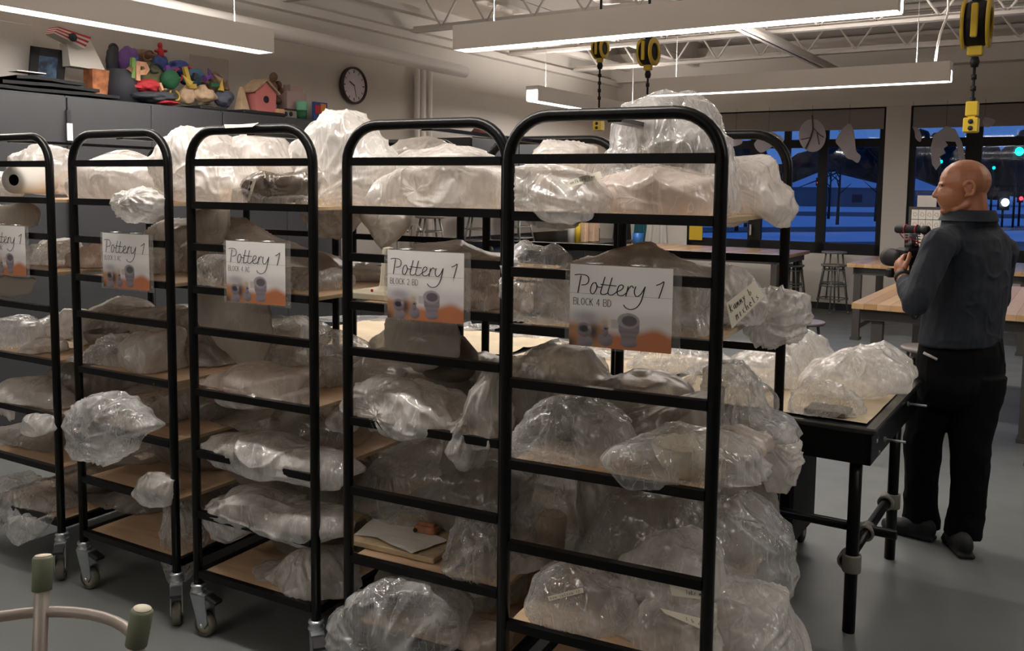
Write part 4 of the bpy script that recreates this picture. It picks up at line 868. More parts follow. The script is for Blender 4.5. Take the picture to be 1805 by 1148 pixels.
# cream canvas boards lying on the table
for i, (x0, x1, y0, y1, lb) in enumerate(((.05, tw-.2, .045, .95, 'cream canvas board at the near end of the long table'), (.12, tw-.1, 1.0, 1.9, 'cream canvas board in the middle of the long table'), (.08, tw-.08, 1.95, 3.3, 'wrinkled cream canvas at the far end of the long table'))):
    m = MB(); nx, ny = 24, 20; pts = []
    for j in range(ny+1):
        for k in range(nx+1):
            x = x0+(x1-x0)*k/nx; y = y0+(y1-y0)*j/ny; z = TZ+.001+(.016 if i == 2 else .004)*float(ridge(np.array([[x*4, y*3+i, 0.]]), 4)[0])**2; pts.append(tp(x, y, z))
    m.add(pts, [(j*(nx+1)+k, j*(nx+1)+k+1, (j+1)*(nx+1)+k+1, (j+1)*(nx+1)+k) for j in range(ny) for k in range(nx)], True); solo(m, 'canvas_board', M_canvas, lb, 'canvas board')
TB = [(3.72, .07, 'c', "1392,722 1405,692 1430,672 1480,688 1512,708 1524,724 1480,737 1410,735", 'low clear bag over a tray at the front of the long table', (1500, 690)),
 (4.05, .13, 'w', "1410,668 1440,640 1490,615 1540,612 1580,640 1602,668 1590,690 1540,694 1470,690 1430,684", 'big white bag near the right end of the long table', (1500, 612)),
 (4.35, .14, 'w', "1495,630 1520,610 1560,603 1592,630 1618,658 1590,682 1520,660", 'white bag at the rear right corner of the long table', None),
 (4.6, .16, 'w', "1385,600 1418,581 1450,600 1472,628 1440,655 1385,655", 'white bag peaked behind the right rear rack post', (1418, 582)),
 (4.25, .17, 'w', "1270,655 1300,622 1340,618 1390,627 1402,680 1345,700 1275,690", 'broad white bag seen between the posts of the nearest rack', (1390, 690)),
 (4.5, .18, 'c', "1105,655 1135,630 1180,612 1250,612 1290,640 1270,690 1150,690", 'shiny clear bag seen just below the nearest sign', (1180, 690)),
 (4.8, .17, 'c', "975,665 1000,640 1040,620 1085,625 1122,650 1112,690 1000,692", 'shiny clear bag seen left below the nearest sign', None),
 (5.3, .14, 'c', "890,612 905,592 940,582 985,590 985,622 905,630", 'clear bag on the table seen through the left of the nearest rack', None),
 (5.6, .12, 'c', "735,630 760,590 800,570 860,575 880,600 860,640 800,650", 'clear bag on the table seen right of the Block 2 BD sign', None),
 (6.0, .13, 'c', "545,640 570,610 600,590 650,588 690,610 680,645", 'clear bag at the far end of the table seen behind the Block 2 BD rack', (650, 590))]
for (Y, T, mt, poly, lb, ga) in TB:
    O = np.array([0, Y, 0.]); dd = ray(float(poly.split(',')[0]), 400); n = np.array([dd[0], dd[1], 0.]); n /= np.linalg.norm(n); O = n*Y
    bag(poly, O, n, T, mt, lb, 'plastic bags on the long table', TZ+.006, None, ga, .9)
m = MB(); p = atz(1455, 722, TZ+.03); m.box(p-ZR*.012+XR*.05, (.13, .16, .02), ROOM, .004); solo(m, 'dark_tray', M_clay, 'dark tray inside the low clear bag on the long table', 'tray')
m = MB(); p = atz(1612, 662, TZ+.012); m.box(p-YR*-.02, (.09, .05, .018), ROOM, .004); solo(m, 'wood_scrap', M_ply, 'bit of pale wood at the rear corner of the long table', 'wood scrap')
# black wheeled cart under the table
P = atz(1405, 990, 0); cxr, cyr = float(P@XR), float(P@YR); e = empty('storage_cart', RP(cxr, cyr+.45, 0)); tag(e, 'black wheeled storage cart tucked under the long table', 'cart')
m = MB(); rbox(m, cxr-.12, cxr+.3, cyr, cyr+.95, .1, .62, .015); m.build('cart_body', M_blackm, e)
m = MB(); rbox(m, cxr-.16, cxr+.34, cyr-.01, cyr+.97, .62, .65, .008); m.build('cart_lid', M_black, e)
for dx in (-.05, .25):
    for dy in (.05, .88):
        p = RP(cxr+dx, cyr+dy, .05); m = MB(); m.lathe([(.02, -.014), (.044, -.014), (.05, -.008), (.05, .008), (.044, .014), (.02, .014)], p, (XR, ZR, YR), 20); w = m.build('wheel', M_blackm, e)
        m = MB(); m.lathe([(0, -.016), (.02, -.016), (.02, .016), (0, .016)], p, (XR, ZR, YR), 14); m.build('wheel_hub', M_hub, w)
# ================================================================== WOODEN TABLES AND STOOLS
def btable(x0, x1, y0, y1, z, label, legs, mat=None):
    e = empty('butcher_block_table', RP((x0+x1)/2, (y0+y1)/2, 0)); tag(e, label, 'table', 'butcher block work tables')
    n = max(4, int((y1-y0)/.09)); m = None
    for i in range(n):
        a = y0+(y1-y0)*i/n; b = y0+(y1-y0)*(i+1)/n; m = rbox(MB(), x0, x1, a+.0005, b-.0005, z-.045, z, .002); m.build('plank', M_woods[(i*7+int(x0)) % 3], e)
    m = MB(); rbox(m, x0+.06, x1-.06, y0+.06, y1-.06, z-.13, z-.045); m.build('apron', M_legs, e)
    for (a, b) in legs:
        rbox(MB(), a-.04, a+.04, b-.04, b+.04, .02, z-.05).build('leg', M_legs, e); rbox(MB(), a-.07, a+.07, b-.05, b+.05, 0, .03).build('foot_plate', M_legs, e)
    m = MB(); rbox(m, x0+.1, x1-.1, y0+.12, y0+.16, .14, .2); rbox(m, x0+.1, x1-.1, y1-.16, y1-.12, .14, .2); m.build('stretcher', M_legs, e)
    return e
M_woods = [pmat('maple_%d' % i, c, .3, var=.1, vscale=3, stretch=(1, 6, 6), spec=.5) for i, c in enumerate(((.50, .32, .17), (.56, .37, .21), (.44, .26, .13)))]
M_legs = pmat('table_leg_steel', (.055, .05, .045), .5)
btable(7.0, 9.2, .12, 1.47, .9, 'butcher block table right behind the man', [(7.12, .30), (7.12, 1.30), (9.05, .30), (9.05, 1.30)])
btable(10.9, 12.4, .4, 2.36, .9, 'butcher block table nearer the windows beyond the man\'s camera', [(11.0, .55), (11.0, 2.25), (12.3, .55), (12.3, 2.25)])
btable(11.65, 12.9, 3.3, 5.9, .9, 'butcher block table seen through the nearest rack by the windows', [(11.75, 3.45), (11.75, 5.7), (12.8, 3.45), (12.8, 5.7)])
btable(7.2, 8.8, 4.4, 5.9, .86, 'butcher block table seen over the middle bags of the nearest rack', [(7.3, 4.55), (7.3, 5.75), (8.7, 4.55), (8.7, 5.75)])
M_seat = pmat('stool_seat', (.20, .18, .17), .45); M_sleg = pmat('stool_steel', (.23, .225, .21), .4, metal=.6)
STL = []
def stool(p, h=.72, rz=0, label=None, group='round metal stools', mat=None):
    e = empty('metal_stool', p); tag(e, label, 'stool', group); p = np.array(p, float)
    m = MB(); m.lathe([(0, h-.03), (.15, h-.03), (.17, h-.025), (.178, h-.01), (.17, h), (.15, h), (0, h-.006)], p, n=26); m.build('seat', mat or M_seat, e)
    ends = []
    for k in range(4):
        a = rz+pi/4+k*pi/2; d = np.array([cos(a), sin(a), 0]); q0 = p+d*.12+ZR*(h-.03); q1 = p+d*.215+ZR*.0; ends.append((q0, q1)); MB().tube([q0, q1+ZR*.02], .012, 8).build('leg', M_sleg, e); 
        m = MB(); m.lathe([(0, 0), (.017, 0), (.017, .035), (.012, .04), (0, .04)], q1, n=10); m.build('foot_cap', M_rubg, e)
    for t, nm in ((.35, 'ring'), (.68, 'ring')):
        R = .12+(.215-.12)*t; z = (h-.03)*(1-t); MB().tube([p+np.array([cos(a)*R, sin(a)*R, z]) for a in np.linspace(0, 2*pi, 28, endpoint=False)], .008, 8, closed=True).build(nm, M_sleg, e)
    return e
M_rubg = pmat('green_rubber', (.16, .18, .12), .6)
def fl(x, y): return atz(x, y, 0)
pairs = [((1466, 552), 'left'), ((1392, 553), 'x')]
for (x, y), nm in pairs:
    P = fl(x, y); w = ['lower stool of the stacked pair under the window', 'upper stool of the stacked pair under the window'] if nm == 'left' else ['lower stool of the pair behind the right rear post of the nearest rack', 'upper stool of the pair behind the right rear post of the nearest rack']
    stool(P, .70, .3, w[0]); e = stool(P+ZR*.185, .70, .85, w[1])
stool(RP(7.5, 1.95, 0), .66, .2, 'stool with a purple-grey seat behind the bagged table', mat=pmat('seat_purple', (.17, .15, .17), .4))
stool(RP(6.75, .9, 0), .66, .2, 'round stool mostly hidden under the near end of the butcher block table')
stool(RP(6.55, .05, 0), .72, .5, 'round metal stool at the right frame edge behind the man, nearer one')
stool(RP(7.6, -.35, 0), .72, .1, 'round metal stool at the right frame edge behind the man, farther one')
# upside-down stool in the near left corner, standing on a low bench
L1 = atz(75, 985, 1.06); L2 = atz(248, 1078, 1.06); mid = (L1+L2)/2; dv = L2-L1; dv /= np.linalg.norm(dv); pr = np.array([dv[1], -dv[0], 0]); pr = pr if pr[1] < 0 else -pr
ctr = mid+pr*np.linalg.norm(L2-L1)/2; Rr = np.linalg.norm(L1-ctr); base = .56
e = empty('upturned_stool', (ctr[0], ctr[1], base)); tag(e, 'upturned stool with green rubber leg tips in the near left corner', 'stool')
c2 = np.array([ctr[0], ctr[1], 0])
m = MB(); m.lathe([(0, 0), (.15, 0), (.17, .008), (.17, .02), (.15, .03), (0, .03)], c2+ZR*base, n=26); m.build('seat', M_seat, e)
a0 = math.atan2(L1[1]-ctr[1], L1[0]-ctr[0])
for k in range(4):
    a = a0+k*pi/2; d = np.array([cos(a), sin(a), 0]); q0 = c2+d*.14+ZR*(base+.03); q1 = c2+d*Rr+ZR*1.05
    MB().tube([q0, q1], .0125, 12).build('leg', pmat('worn_leg', (.30, .26, .23), .45, metal=.3) if k == 0 else MATS['worn_leg'], e)
    u = (q1-q0)/np.linalg.norm(q1-q0); s_ = np.cross(u, np.array([0, 1., 0])); s_ /= np.linalg.norm(s_); w = np.cross(u, s_)
    m = MB(); m.lathe([(.0125, -.045), (.0165, -.045), (.0175, .01), (.015, .014), (0, .014)], q1, (s_, w, u), 16); m.build('rubber_tip', M_rubg, e)
    m = MB(); m.lathe([(0, .0145), (.0135, .0145), (.0135, .0155), (0, .0158)], q1, (s_, w, u), 16); m.build('worn_tip_face', M_plast, e)
zr_ = 1.722-(1100-322)/1585*float(L1[1])
Rg = Rr-.012
MB().tube([c2+np.array([cos(a)*Rg, sin(a)*Rg, zr_]) for a in np.linspace(0, 2*pi, 44, endpoint=False)], .0095, 10, closed=True).build('foot_ring', MATS['worn_leg'], e)
e = empty('low_bench', (ctr[0], ctr[1], 0)); tag(e, 'low bench carrying the upturned stool below the frame edge', 'bench')
m = MB(); m.box((ctr[0], ctr[1], base-.015), (.5, .5, .03), None, .004); m.build('bench_top', M_ply, e)
for sx in (-.2, .2):
    for sy in (-.2, .2): MB().box((ctr[0]+sx, ctr[1]+sy, (base-.03)/2), (.04, .04, base-.03)).build('leg', M_black, e)
# ================================================================== CABINETS ALONG THE LEFT WALL
CY0, CT = 6.1, 2.335
xs = [1.15, 2.47, float(onRY(118, 190, CY0)@XR), float(onRY(393, 215, CY0)@XR), float(onRY(602, 240, CY0)@XR)]
nm = ['tall grey cabinet cut off by the left frame edge', 'tall grey cabinet at the left, under the black portfolios', 'tall grey cabinet under the heap of coloured papier-mache', 'tall grey cabinet under the birdhouse, right end of the row']
for i in range(4):
    a, b = xs[i]+.003, xs[i+1]-.003; e = empty('tall_cabinet', RP((a+b)/2, (CY0+YC)/2, 0)); tag(e, nm[i], 'cabinet', 'tall grey cabinets')
    rbox(MB(), a, b, CY0+.022, YC, 0, CT).build('cabinet_body', M_cab, e); mid = (a+b)/2
    for x0, x1 in ((a+.003, mid-.002), (mid+.002, b-.003)):
        dd = rbox(MB(), x0, x1, CY0, CY0+.02, .08, CT-.012, .003).build('door', M_cab, e)
        xh = x1-.03 if x1 < mid else x0+.03; mm = MB(); rbox(mm, xh-.008, xh+.008, CY0-.02, CY0-.012, 1.0, 1.15); rbox(mm, xh-.005, xh+.005, CY0-.012, CY0, 1.0, 1.01); rbox(mm, xh-.005, xh+.005, CY0-.012, CY0, 1.14, 1.15); mm.build('door_handle', M_cabd, dd)
x = xs[2]; m = MB(); rbox(m, x-.014, x+.014, CY0-.022, CY0-.002, 1.2, CT-.1); e = solo(m, 'lock_bar', M_cabd, 'dark vertical lock bar between the two left cabinets', 'lock bar')
m = MB(); rbox(m, x-.02, x+.02, CY0-.03, CY0-.022, wz_ := 2.02, 2.14)
LOCALS.add(e.name); V = [tuple(np.array(p)-np.array(e.location)) for p in m.v]; m.v = V; m.build('number_tag', M_paper, e)
# wall cabinets farther along
xa, xb_ = 8.6, 11.7
for i in range(3):
    a = xa+(xb_-xa)*i/3; b = xa+(xb_-xa)*(i+1)/3; e = empty('wall_cabinet', RP((a+b)/2, YC, 1.75)); tag(e, ['left', 'middle', 'right'][i]+' one of the three dark grey wall cabinets over the sink counter', 'cabinet', 'wall cabinets')
    rbox(MB(), a+.003, b-.003, CY0+.022, YC, 1.75, 2.31).build('cabinet_body', M_cab, e); rbox(MB(), a+.01, b-.01, CY0, CY0+.02, 1.76, 2.30, .003).build('door', M_cab, e)
# sink counter
e = empty('sink_counter', RP(9.8, 6.4, 0)); tag(e, 'long black-topped sink counter along the far part of the left wall', 'counter')
rbox(MB(), 6.6, 13.0, 6.02, YC, .9, .94, .004).build('worktop', M_top, e); rbox(MB(), 6.65, 12.95, 6.1, YC, 0, .9).build('base_cabinet', M_cab, e)
rbox(MB(), 8.6, 13.0, YC-.03, YC, .94, 1.1).build('backsplash', M_top, e)
for i in range(8):
    a = 6.7+i*.78; rbox(MB(), a, a+.76, 6.08, 6.1, .1, .86, .003).build('door', M_cab, e)
for i, (x, y) in enumerate(((712, 395), (735, 397))):
    P = onRY(x, y, 6.35); X = float(P@XR); e = empty('faucet', RP(X, 6.45, .94)); tag(e, ['left', 'right'][i]+' chrome gooseneck faucet on the sink counter', 'faucet', 'faucets')
    MB().tube(smooth([RP(X, 6.45, .94), RP(X, 6.45, 1.22), RP(X-.02, 6.40, 1.30), RP(X-.05, 6.30, 1.30), RP(X-.07, 6.24, 1.24)], 5), .011, 10).build('spout', M_chrome, e)
    MB().tube([RP(X, 6.45, .97), RP(X+.09, 6.42, 1.0)], .007, 8).build('lever', M_chrome, e)
# upturned stools on the counter: thin metal legs in view
for i, (x, lab) in enumerate(((758, 'thin metal stool standing on the sink counter right of the faucets'), (842, 'thin metal stool on the sink counter seen at the right edge of the second rack'), (915, 'thin metal stool on the sink counter seen at the left edge of the nearest rack'))):
    P = onRY(x, 395, 6.35); X = float(P@XR); e = stool(RP(X, 6.35, .94), .46, .4+i, lab)
its = [(1003, 1011, 374, 408, M_white, 'white bottle on the far counter', 'bottle'), (1013, 1021, 380, 408, M_yel, 'small amber bottle on the far counter', 'bottle'), (1026, 1034, 376, 410, M_ply, 'tall wooden holder on the far counter', 'holder'), (1036, 1050, 372, 410, M_terra, 'stack of brown paper rolls on the far counter', 'paper rolls')]
for (x0, x1, y0, y1, mt, lb, ct) in its:
    P0 = onRY(x0, y1, 6.3); P1 = onRY(x1, y0, 6.3); X0, X1 = float(P0@XR), float(P1@XR); h = max(.12, P1[2]-.94); r = abs(X1-X0)/2*.9; c = RP((X0+X1)/2, 6.3, .94); m = MB()
    if ct == 'bottle': m.lathe([(0, 0), (r, 0), (r, h*.65), (r*.4, h*.8), (r*.4, h), (0, h)], c, n=14)
    else: m.box(c+ZR*h/2, (r*1.6, r*1.6, h), ROOM, .008)
    solo(m, ct.replace(' ', '_'), mt, lb, ct)
# hanging aprons and cloths on the short wall left of the windows
def cloth(x0, x1, y0, y1, mat, label, nm):
    A = onRX(x0, y0, XW-.07); B_ = onRX(x1, y1, XW-.07); ya, yb, za, zb = float(A@YR), float(B_@YR), A[2], B_[2]; m = MB(); n1, n2 = 26, 16; pts = []
    for s in (0, 1):
        for j in range(n2+1):
            for i in range(n1+1):
                u, v = i/n1, j/n2; w = .55+.45*v; y = (ya+yb)/2+(ya-yb)*(.5-u)*w; pts.append(RP(XW-.06-.03*sin(u*16+v*2)*v-.012*s, y, za+(zb-za)*v))
    k = (n1+1)*(n2+1); fs = [(s*k+j*(n1+1)+i, s*k+j*(n1+1)+i+1, s*k+(j+1)*(n1+1)+i+1, s*k+(j+1)*(n1+1)+i) for s in (0, 1) for j in range(n2) for i in range(n1)]
    m.add(pts, fs, True); solo(m, nm, mat, label, 'cloth', 'aprons hanging by the windows')
cloth(1082, 1112, 330, 437, M_blackm, 'black apron hanging on the short wall left of the windows', 'apron')
cloth(1118, 1140, 350, 432, pmat('teal_cloth', (.01, .10, .13), .8), 'teal cloth hanging beside the black apron', 'apron')
cloth(1140, 1175, 340, 430, M_white, 'white coat hanging at the right of the teal cloth', 'apron')
P = atz(1124, 431, .9); m = MB(); m.lathe([(0, 0), (.07, 0), (.085, .17), (.078, .17), (.065, .01), (0, .01)], P, n=20); solo(m, 'blue_bucket', pmat('blue_plastic', (.02, .13, .45), .4), 'small blue bucket on the window-side table', 'bucket')
# ------------------------------------------------------------------ clock
P = onRY(621, 151, YC-.02); e = empty('wall_clock', P-ZR*.19); tag(e, 'round wall clock with a dark rim', 'clock'); fr = (XR, ZR, -YR); O = P
MB().lathe([(0, -.01), (.185, -.01), (.195, .0), (.195, .04), (.18, .05), (.172, .03), (.172, .02)], O, fr, 48).build('rim', pmat('clock_rim', (.035, .015, .018), .35), e)
MB().lathe([(.0, .022), (.173, .022)], O, fr, 40).build('dial', pmat('clock_dial', (.72, .66, .70), .4), e)
m = MB()
for k in range(12):
    a = k*pi/6; d = XR*sin(a)+ZR*cos(a); t = XR*cos(a)-ZR*sin(a); m.box(O-YR*.025+d*.145, (.006 if k % 3 else .01, .03, .002), (t, d, -YR))
m.build('hour_marks', M_ink, e)
for L, a, w, nm_ in ((.09, 5.2, .009, 'hour_hand'), (.135, 2.9, .006, 'minute_hand')):
    d = XR*sin(a)+ZR*cos(a); t = XR*cos(a)-ZR*sin(a); MB().box(O-YR*.03+d*L*.42, (w, L, .002), (t, d, -YR)).build(nm_, M_ink, e)
# ================================================================== ON TOP OF THE CABINETS
def cp(x, y, Y=6.4): return onRY(x, y, Y)
def cmat(nm, c, **k): return pmat(nm, c, k.pop('rough', .7), **k)
Red = cmat('red_craft', (.42, .02, .03)); Blu = cmat('blue_craft', (.03, .06, .22)); Pur = cmat('purple_craft', (.12, .05, .22)); Grn = cmat('green_craft', (.01, .09, .035)); Lgr = cmat('leaf_craft', (.14, .28, .06))
Pnk = cmat('pink_craft', (.55, .17, .16)); Brn = cmat('brown_craft', (.16, .09, .05), var=.3, vscale=20); Drk = cmat('charcoal_craft', (.02, .022, .03)); Tan = cmat('tan_craft', (.42, .30, .19), var=.2, vscale=15); Cop = cmat('copper_sheet', (.36, .13, .05), var=.5, vscale=18); Yl = cmat('mustard_craft', (.45, .31, .05)); Pch = cmat('peach_craft', (.62, .34, .2)); Pal = cmat('pale_pink_craft', (.48, .36, .34))
def slab(x0, y0, x1, y1, Y, th, mat, label, cat, nm, tilt=0, group=None):
    a = cp(x0, y1, Y); b = cp(x1, y0, Y); w = abs(float((b-a)@XR)); zt = b[2]; z0 = max(CT+.002, a[2]); m = MB(); c = (a+b)/2; c[2] = (zt+z0)/2
    ax = (XR, YR*cos(tilt)+ZR*sin(tilt), ZR*cos(tilt)-YR*sin(tilt)); m.box(c, (w, th, zt-z0), ax, min(.004, th*.3)); return solo(m, nm, mat, label, cat, group)
slab(-40, 45, 55, 150, 6.6, .02, M_white, 'tall white board leaning on the wall at the far left of the cabinets', 'board', 'white_board', .06)
e_ = empty('framed_picture', cp(83, 137, 6.5)); tag(e_, 'small dark-framed picture of a blue night scene on the cabinets', 'picture')
a = cp(52, 137, 6.5); b = cp(112, 99, 6.5); w = float((b-a)@XR); h = .34; c = RP(float(a@XR)+w/2, 6.5, CT+.03+h/2); t_ = (XR, YR*.97+ZR*.2, ZR*.97-YR*.2)
m = MB()
for s in (-1, 1): m.box(c+XR*s*(w/2-.03), (.06, .02, h), t_); m.box(c+t_[2]*s*(h/2-.03), (w, .02, .06), t_)
m.build('picture_frame', M_ink, e_)
M_pic, ntp, bp_ = new_mat('night_print'); tcp = ntp.nodes.new('ShaderNodeTexCoord'); rpp = ntp.nodes.new('ShaderNodeValToRGB'); nn = ntp.nodes.new('ShaderNodeTexNoise'); nn.inputs['Scale'].default_value = 14
ntp.links.new(tcp.outputs['Object'], nn.inputs['Vector']); ntp.links.new(nn.outputs[0], rpp.inputs[0]); rpp.color_ramp.elements[0].color = (.01, .02, .04, 1); rpp.color_ramp.elements[1].color = (.08, .16, .26, 1); rpp.color_ramp.elements[0].position = .35; rpp.color_ramp.elements[1].position = .65
ntp.links.new(rpp.outputs[0], bp_.inputs['Base Color']); MB().box(c, (w-.1, .012, h-.1), t_).build('print', M_pic, e_)
# striped cone and cream rocket body
T = [cp(x, y, 6.35) for x, y in ((103, 47), (161, 65), (158, 92), (149, 90), (98, 57))]
e_ = empty('striped_lantern', cp(130, 75, 6.35)); tag(e_, 'red and white striped paper shape tilted over a cream board', 'craft model')
for i in range(6):
    f0, f1 = i/6, (i+1)/6; q = lambda s, f: cp(103-8*f+s*(58-4*f), 47+11*f+s*(19+9*f), 6.3)
    m = MB(); m.add([q(0, f0), q(1, f0), q(1, f1), q(0, f1)]+[p+YR*.12 for p in (q(0, f0), q(1, f0), q(1, f1), q(0, f1))], [(0, 1, 2, 3), (7, 6, 5, 4), (0, 4, 5, 1), (1, 5, 6, 2), (2, 6, 7, 3), (3, 7, 4, 0)]); m.build('stripe', Red if i % 2 == 0 else M_paper, e_)
m = MB(); P = cp(128, 66, 6.28); m.lathe([(0, 0), (.03, 0), (.03, .01), (0, .01)], P, (XR, ZR, -YR), 16); m.build('round_badge', Drk, e_)
e_ = empty('paper_cone', cp(150, 118, 6.45)); tag(e_, 'cream pointed paper cone under the striped shape', 'craft model'); m = MB()
Q = [cp(118, 75, 6.38), cp(160, 72, 6.38), cp(186, 125, 6.38), cp(124, 116, 6.38)]; m.add(Q+[p+YR*.1 for p in Q], [(0, 3, 2, 1), (4, 5, 6, 7), (0, 1, 5, 4), (1, 2, 6, 5), (2, 3, 7, 6), (3, 0, 4, 7)]); m.build('cone_face', M_paper, e_)
m = MB(); P = cp(154, 140, 6.42); m.tube([RP(float(P@XR), 6.45, CT), cp(154, 118, 6.45)], .012, 8); m.build('support_stick', M_white, e_)
# black portfolios pile
for i, (x0, x1, y, lb) in enumerate(((-30, 185, 160, 'lowest black portfolio of the pile on the left cabinets'), (-20, 150, 153, 'middle black portfolio of the pile on the left cabinets'), (5, 125, 145, 'top black portfolio of the pile on the left cabinets'))):
    a = cp(x0, y, 6.3); b = cp(x1, y, 6.3); X0, X1 = float(a@XR), float(b@XR); m = MB(); z = CT+.006+.035*i; pts = []
    for s in (0, 1):
        for j in range(7):
            for k in range(17): u = k/16; pts.append(RP(X0+(X1-X0)*u, 6.12+.5*j/6, z+.022*s+.03*float(vn(np.array([[u*4+i, j*.5, 0.]]), 6)[0])*(1-u*.6)))
    kk = 119; fs = [(s*kk+j*17+k, s*kk+j*17+k+1, s*kk+(j+1)*17+k+1, s*kk+(j+1)*17+k) for s in (0, 1) for j in range(6) for k in range(16)]+[(k, k+1, kk+k+1, kk+k) for k in range(16)]
    m.add(pts, fs); solo(m, 'portfolio', M_blackm, lb, 'portfolio', 'black portfolios')
m = MB(); P = cp(48, 138, 6.2); m.box(RP(float(P@XR), 6.2, CT+.14), (.2, .12, .006), (XR, YR, ZR)); solo(m, 'white_paper', M_paper, 'white sheet lying on the black portfolios', 'paper')
slab(156, 126, 192, 172, 6.4, .12, Cop, 'copper-coloured metal box beside the dark bucket', 'box', 'copper_box')
P = cp(215, 178, 6.35); X = float(P@XR); m = MB(); m.lathe([(0, 0), (.135, 0), (.105, .255), (.1, .26), (0, .26)], RP(X, 6.35, CT), n=24); solo(m, 'dark_bucket', Drk, 'dark upturned bucket in the heap of crafts', 'bucket')
def blob(x, y, rx, ry, Y, mat, label, cat, nm, lump=.35, s=0, group=None):
    P = cp(x, y, Y); k = float(P@YR)/CF*1.0; d = np.linalg.norm(P-CAM)/CF; bm = bmesh.new(); bmesh.ops.create_icosphere(bm, subdivisions=4, radius=1); V = np.array([v.co for v in bm.verts]); F = [tuple(v.index for v in f.verts) for f in bm.faces]; bm.free()
    V = V*(1+(vn(V*1.8+s*5.1, s)-.5)[:, None]*lump*1.6+(ridge(V*4+s, s+3)-.5)[:, None]*lump*.35); W_ = P+V[:, :1]*XR*rx*d+V[:, 1:2]*YR*rx*d*.7+V[:, 2:]*ZR*ry*d
    m = MB(); m.add(W_, F, True); return solo(m, nm, mat, label, cat, group)
GH = 'papier-mache heap on the cabinets'
blob(200, 115, 12, 26, 6.5, Drk, 'black crumpled head at the left of the craft heap', 'craft model', 'paper_sculpture', s=1, group=GH)
P = cp(200, 86, 6.5); MB_ = MB(); MB_.tube([P+XR*.035*cos(t)+ZR*.035*sin(t) for t in np.linspace(0, 2*pi, 18, endpoint=False)], .01, 6, closed=True); solo(MB_, 'ring_handle', Drk, 'small dark ring sticking up at the left of the craft heap', 'ring', GH)
blob(228, 108, 15, 22, 6.45, Pur, 'purple paper lump in the craft heap', 'craft model', 'paper_lump', s=2, group=GH)
blob(250, 100, 26, 12, 6.5, Brn, 'brown crest on top of the craft heap', 'craft model', 'paper_lump', s=3, group=GH)
blob(262, 138, 28, 24, 6.42, cmat('olive_craft', (.10, .10, .04)), 'olive lump in the middle of the craft heap', 'craft model', 'paper_lump', s=4, group=GH)
blob(280, 112, 16, 14, 6.45, Blu, 'blue-black lump below the red figure', 'craft model', 'paper_lump', s=5, group=GH)
blob(258, 152, 25, 10, 6.3, Red, 'red folded paper in the craft heap', 'craft model', 'paper_lump', s=6, group=GH)
blob(300, 140, 17, 15, 6.28, Grn, 'dark green ball in the craft heap', 'craft model', 'paper_ball', .12, s=7, group=GH)
blob(318, 120, 20, 12, 6.45, Blu, 'navy lump right of the green ball', 'craft model', 'paper_lump', s=8, group=GH)
blob(345, 135, 17, 14, 6.4, cmat('steel_blue_craft', (.05, .12, .2)), 'steel blue lump behind the mustard letter L', 'craft model', 'paper_lump', s=9, group=GH)
blob(380, 152, 15, 22, 6.42, Brn, 'brown curled mask right of the letter L', 'craft model', 'paper_mask', s=10, group=GH)
blob(270, 172, 35, 10, 6.22, Drk, 'dark slanted base under the craft heap', 'craft model', 'paper_lump', s=11, group=GH)
blob(290, 180, 20, 5, 6.18, Red, 'red ribbon tail at the foot of the craft heap', 'craft model', 'paper_lump', s=12, group=GH)
blob(330, 168, 15, 15, 6.3, Tan, 'tan cup below the letter L', 'craft model', 'paper_cup', .15, s=13, group=GH)
blob(360, 168, 18, 13, 6.25, Tan, 'tan curled strips right of the tan cup', 'craft model', 'paper_strips', .6, s=14, group=GH)
blob(394, 175, 17, 14, 6.3, cmat('slate_craft', (.08, .09, .13)), 'slate grey lump left of the birdhouse', 'craft model', 'paper_lump', s=15, group=GH)
def letter(L, nm, mat, label, w=.035):
    m = MB()
    for ln in L:
        P_ = [cp(x, y, 6.25) for x, y in ln]
        for a, b in zip(P_[:-1], P_[1:]):
            d = b-a; l = np.linalg.norm(d); d = d/l; s = np.cross(d, YR); m.box((a+b)/2, (l+w*.6, w, .03), (d, s, YR))
    solo(m, nm, mat, label, 'letter', GH)
rr_ = random.Random(5)
for i in range(34):
    x = 205+rr_.random()*200; top_ = 92+max(0, x-290)*.5; y = top_+rr_.random()*(172-top_); P = cp(x, y, 6.22+rr_.random()*.2); mt, cn = rr_.choice([(Red, 'red'), (Blu, 'blue'), (Pur, 'purple'), (Grn, 'dark green'), (Lgr, 'light green'), (Tan, 'tan'), (Brn, 'brown'), (Drk, 'charcoal'), (Yl, 'mustard'), (Pch, 'peach')]); m = MB()
    q = rr_.random()*3.14; d = XR*cos(q)+ZR*sin(q); s = ZR*cos(q)-XR*sin(q); k = rr_.randint(0, 2)
    if k == 0: m.box(P, (.05+.09*rr_.random(), .02+.02*rr_.random(), .02+.02*rr_.random()), (d, YR, s), .003)
    elif k == 1: m.lathe([(0, 0), (.03, 0), (.004, .09), (0, .09)], P, (YR, s, d), 8, False)
    else: m.tube([P+d*.05*cos(t)+s*.035*sin(t) for t in np.linspace(0, 5, 12)], .008, 6)
    solo(m, 'craft_scrap', mt, 'small %s paper scrap in the craft heap' % cn, 'craft scrap', cn+' paper scraps in the craft heap')
letter([[(242, 140), (242, 112)], [(242, 112), (254, 114), (258, 122), (254, 128), (243, 128)]], 'letter_p', Pch, 'peach coloured letter P in the craft heap')
letter([[(326, 120), (334, 152), (343, 152)]], 'letter_l', Yl, 'mustard yellow letter L in the craft heap')
letter([[(234, 104), (233, 136)]], 'paper_strip', Lgr, 'light green upright strip beside the letter P', .03)
e_ = empty('red_figure', cp(283, 108, 6.45)); tag(e_, 'small red cut-out figure standing on the craft heap', 'figure', GH)
m = MB(); 
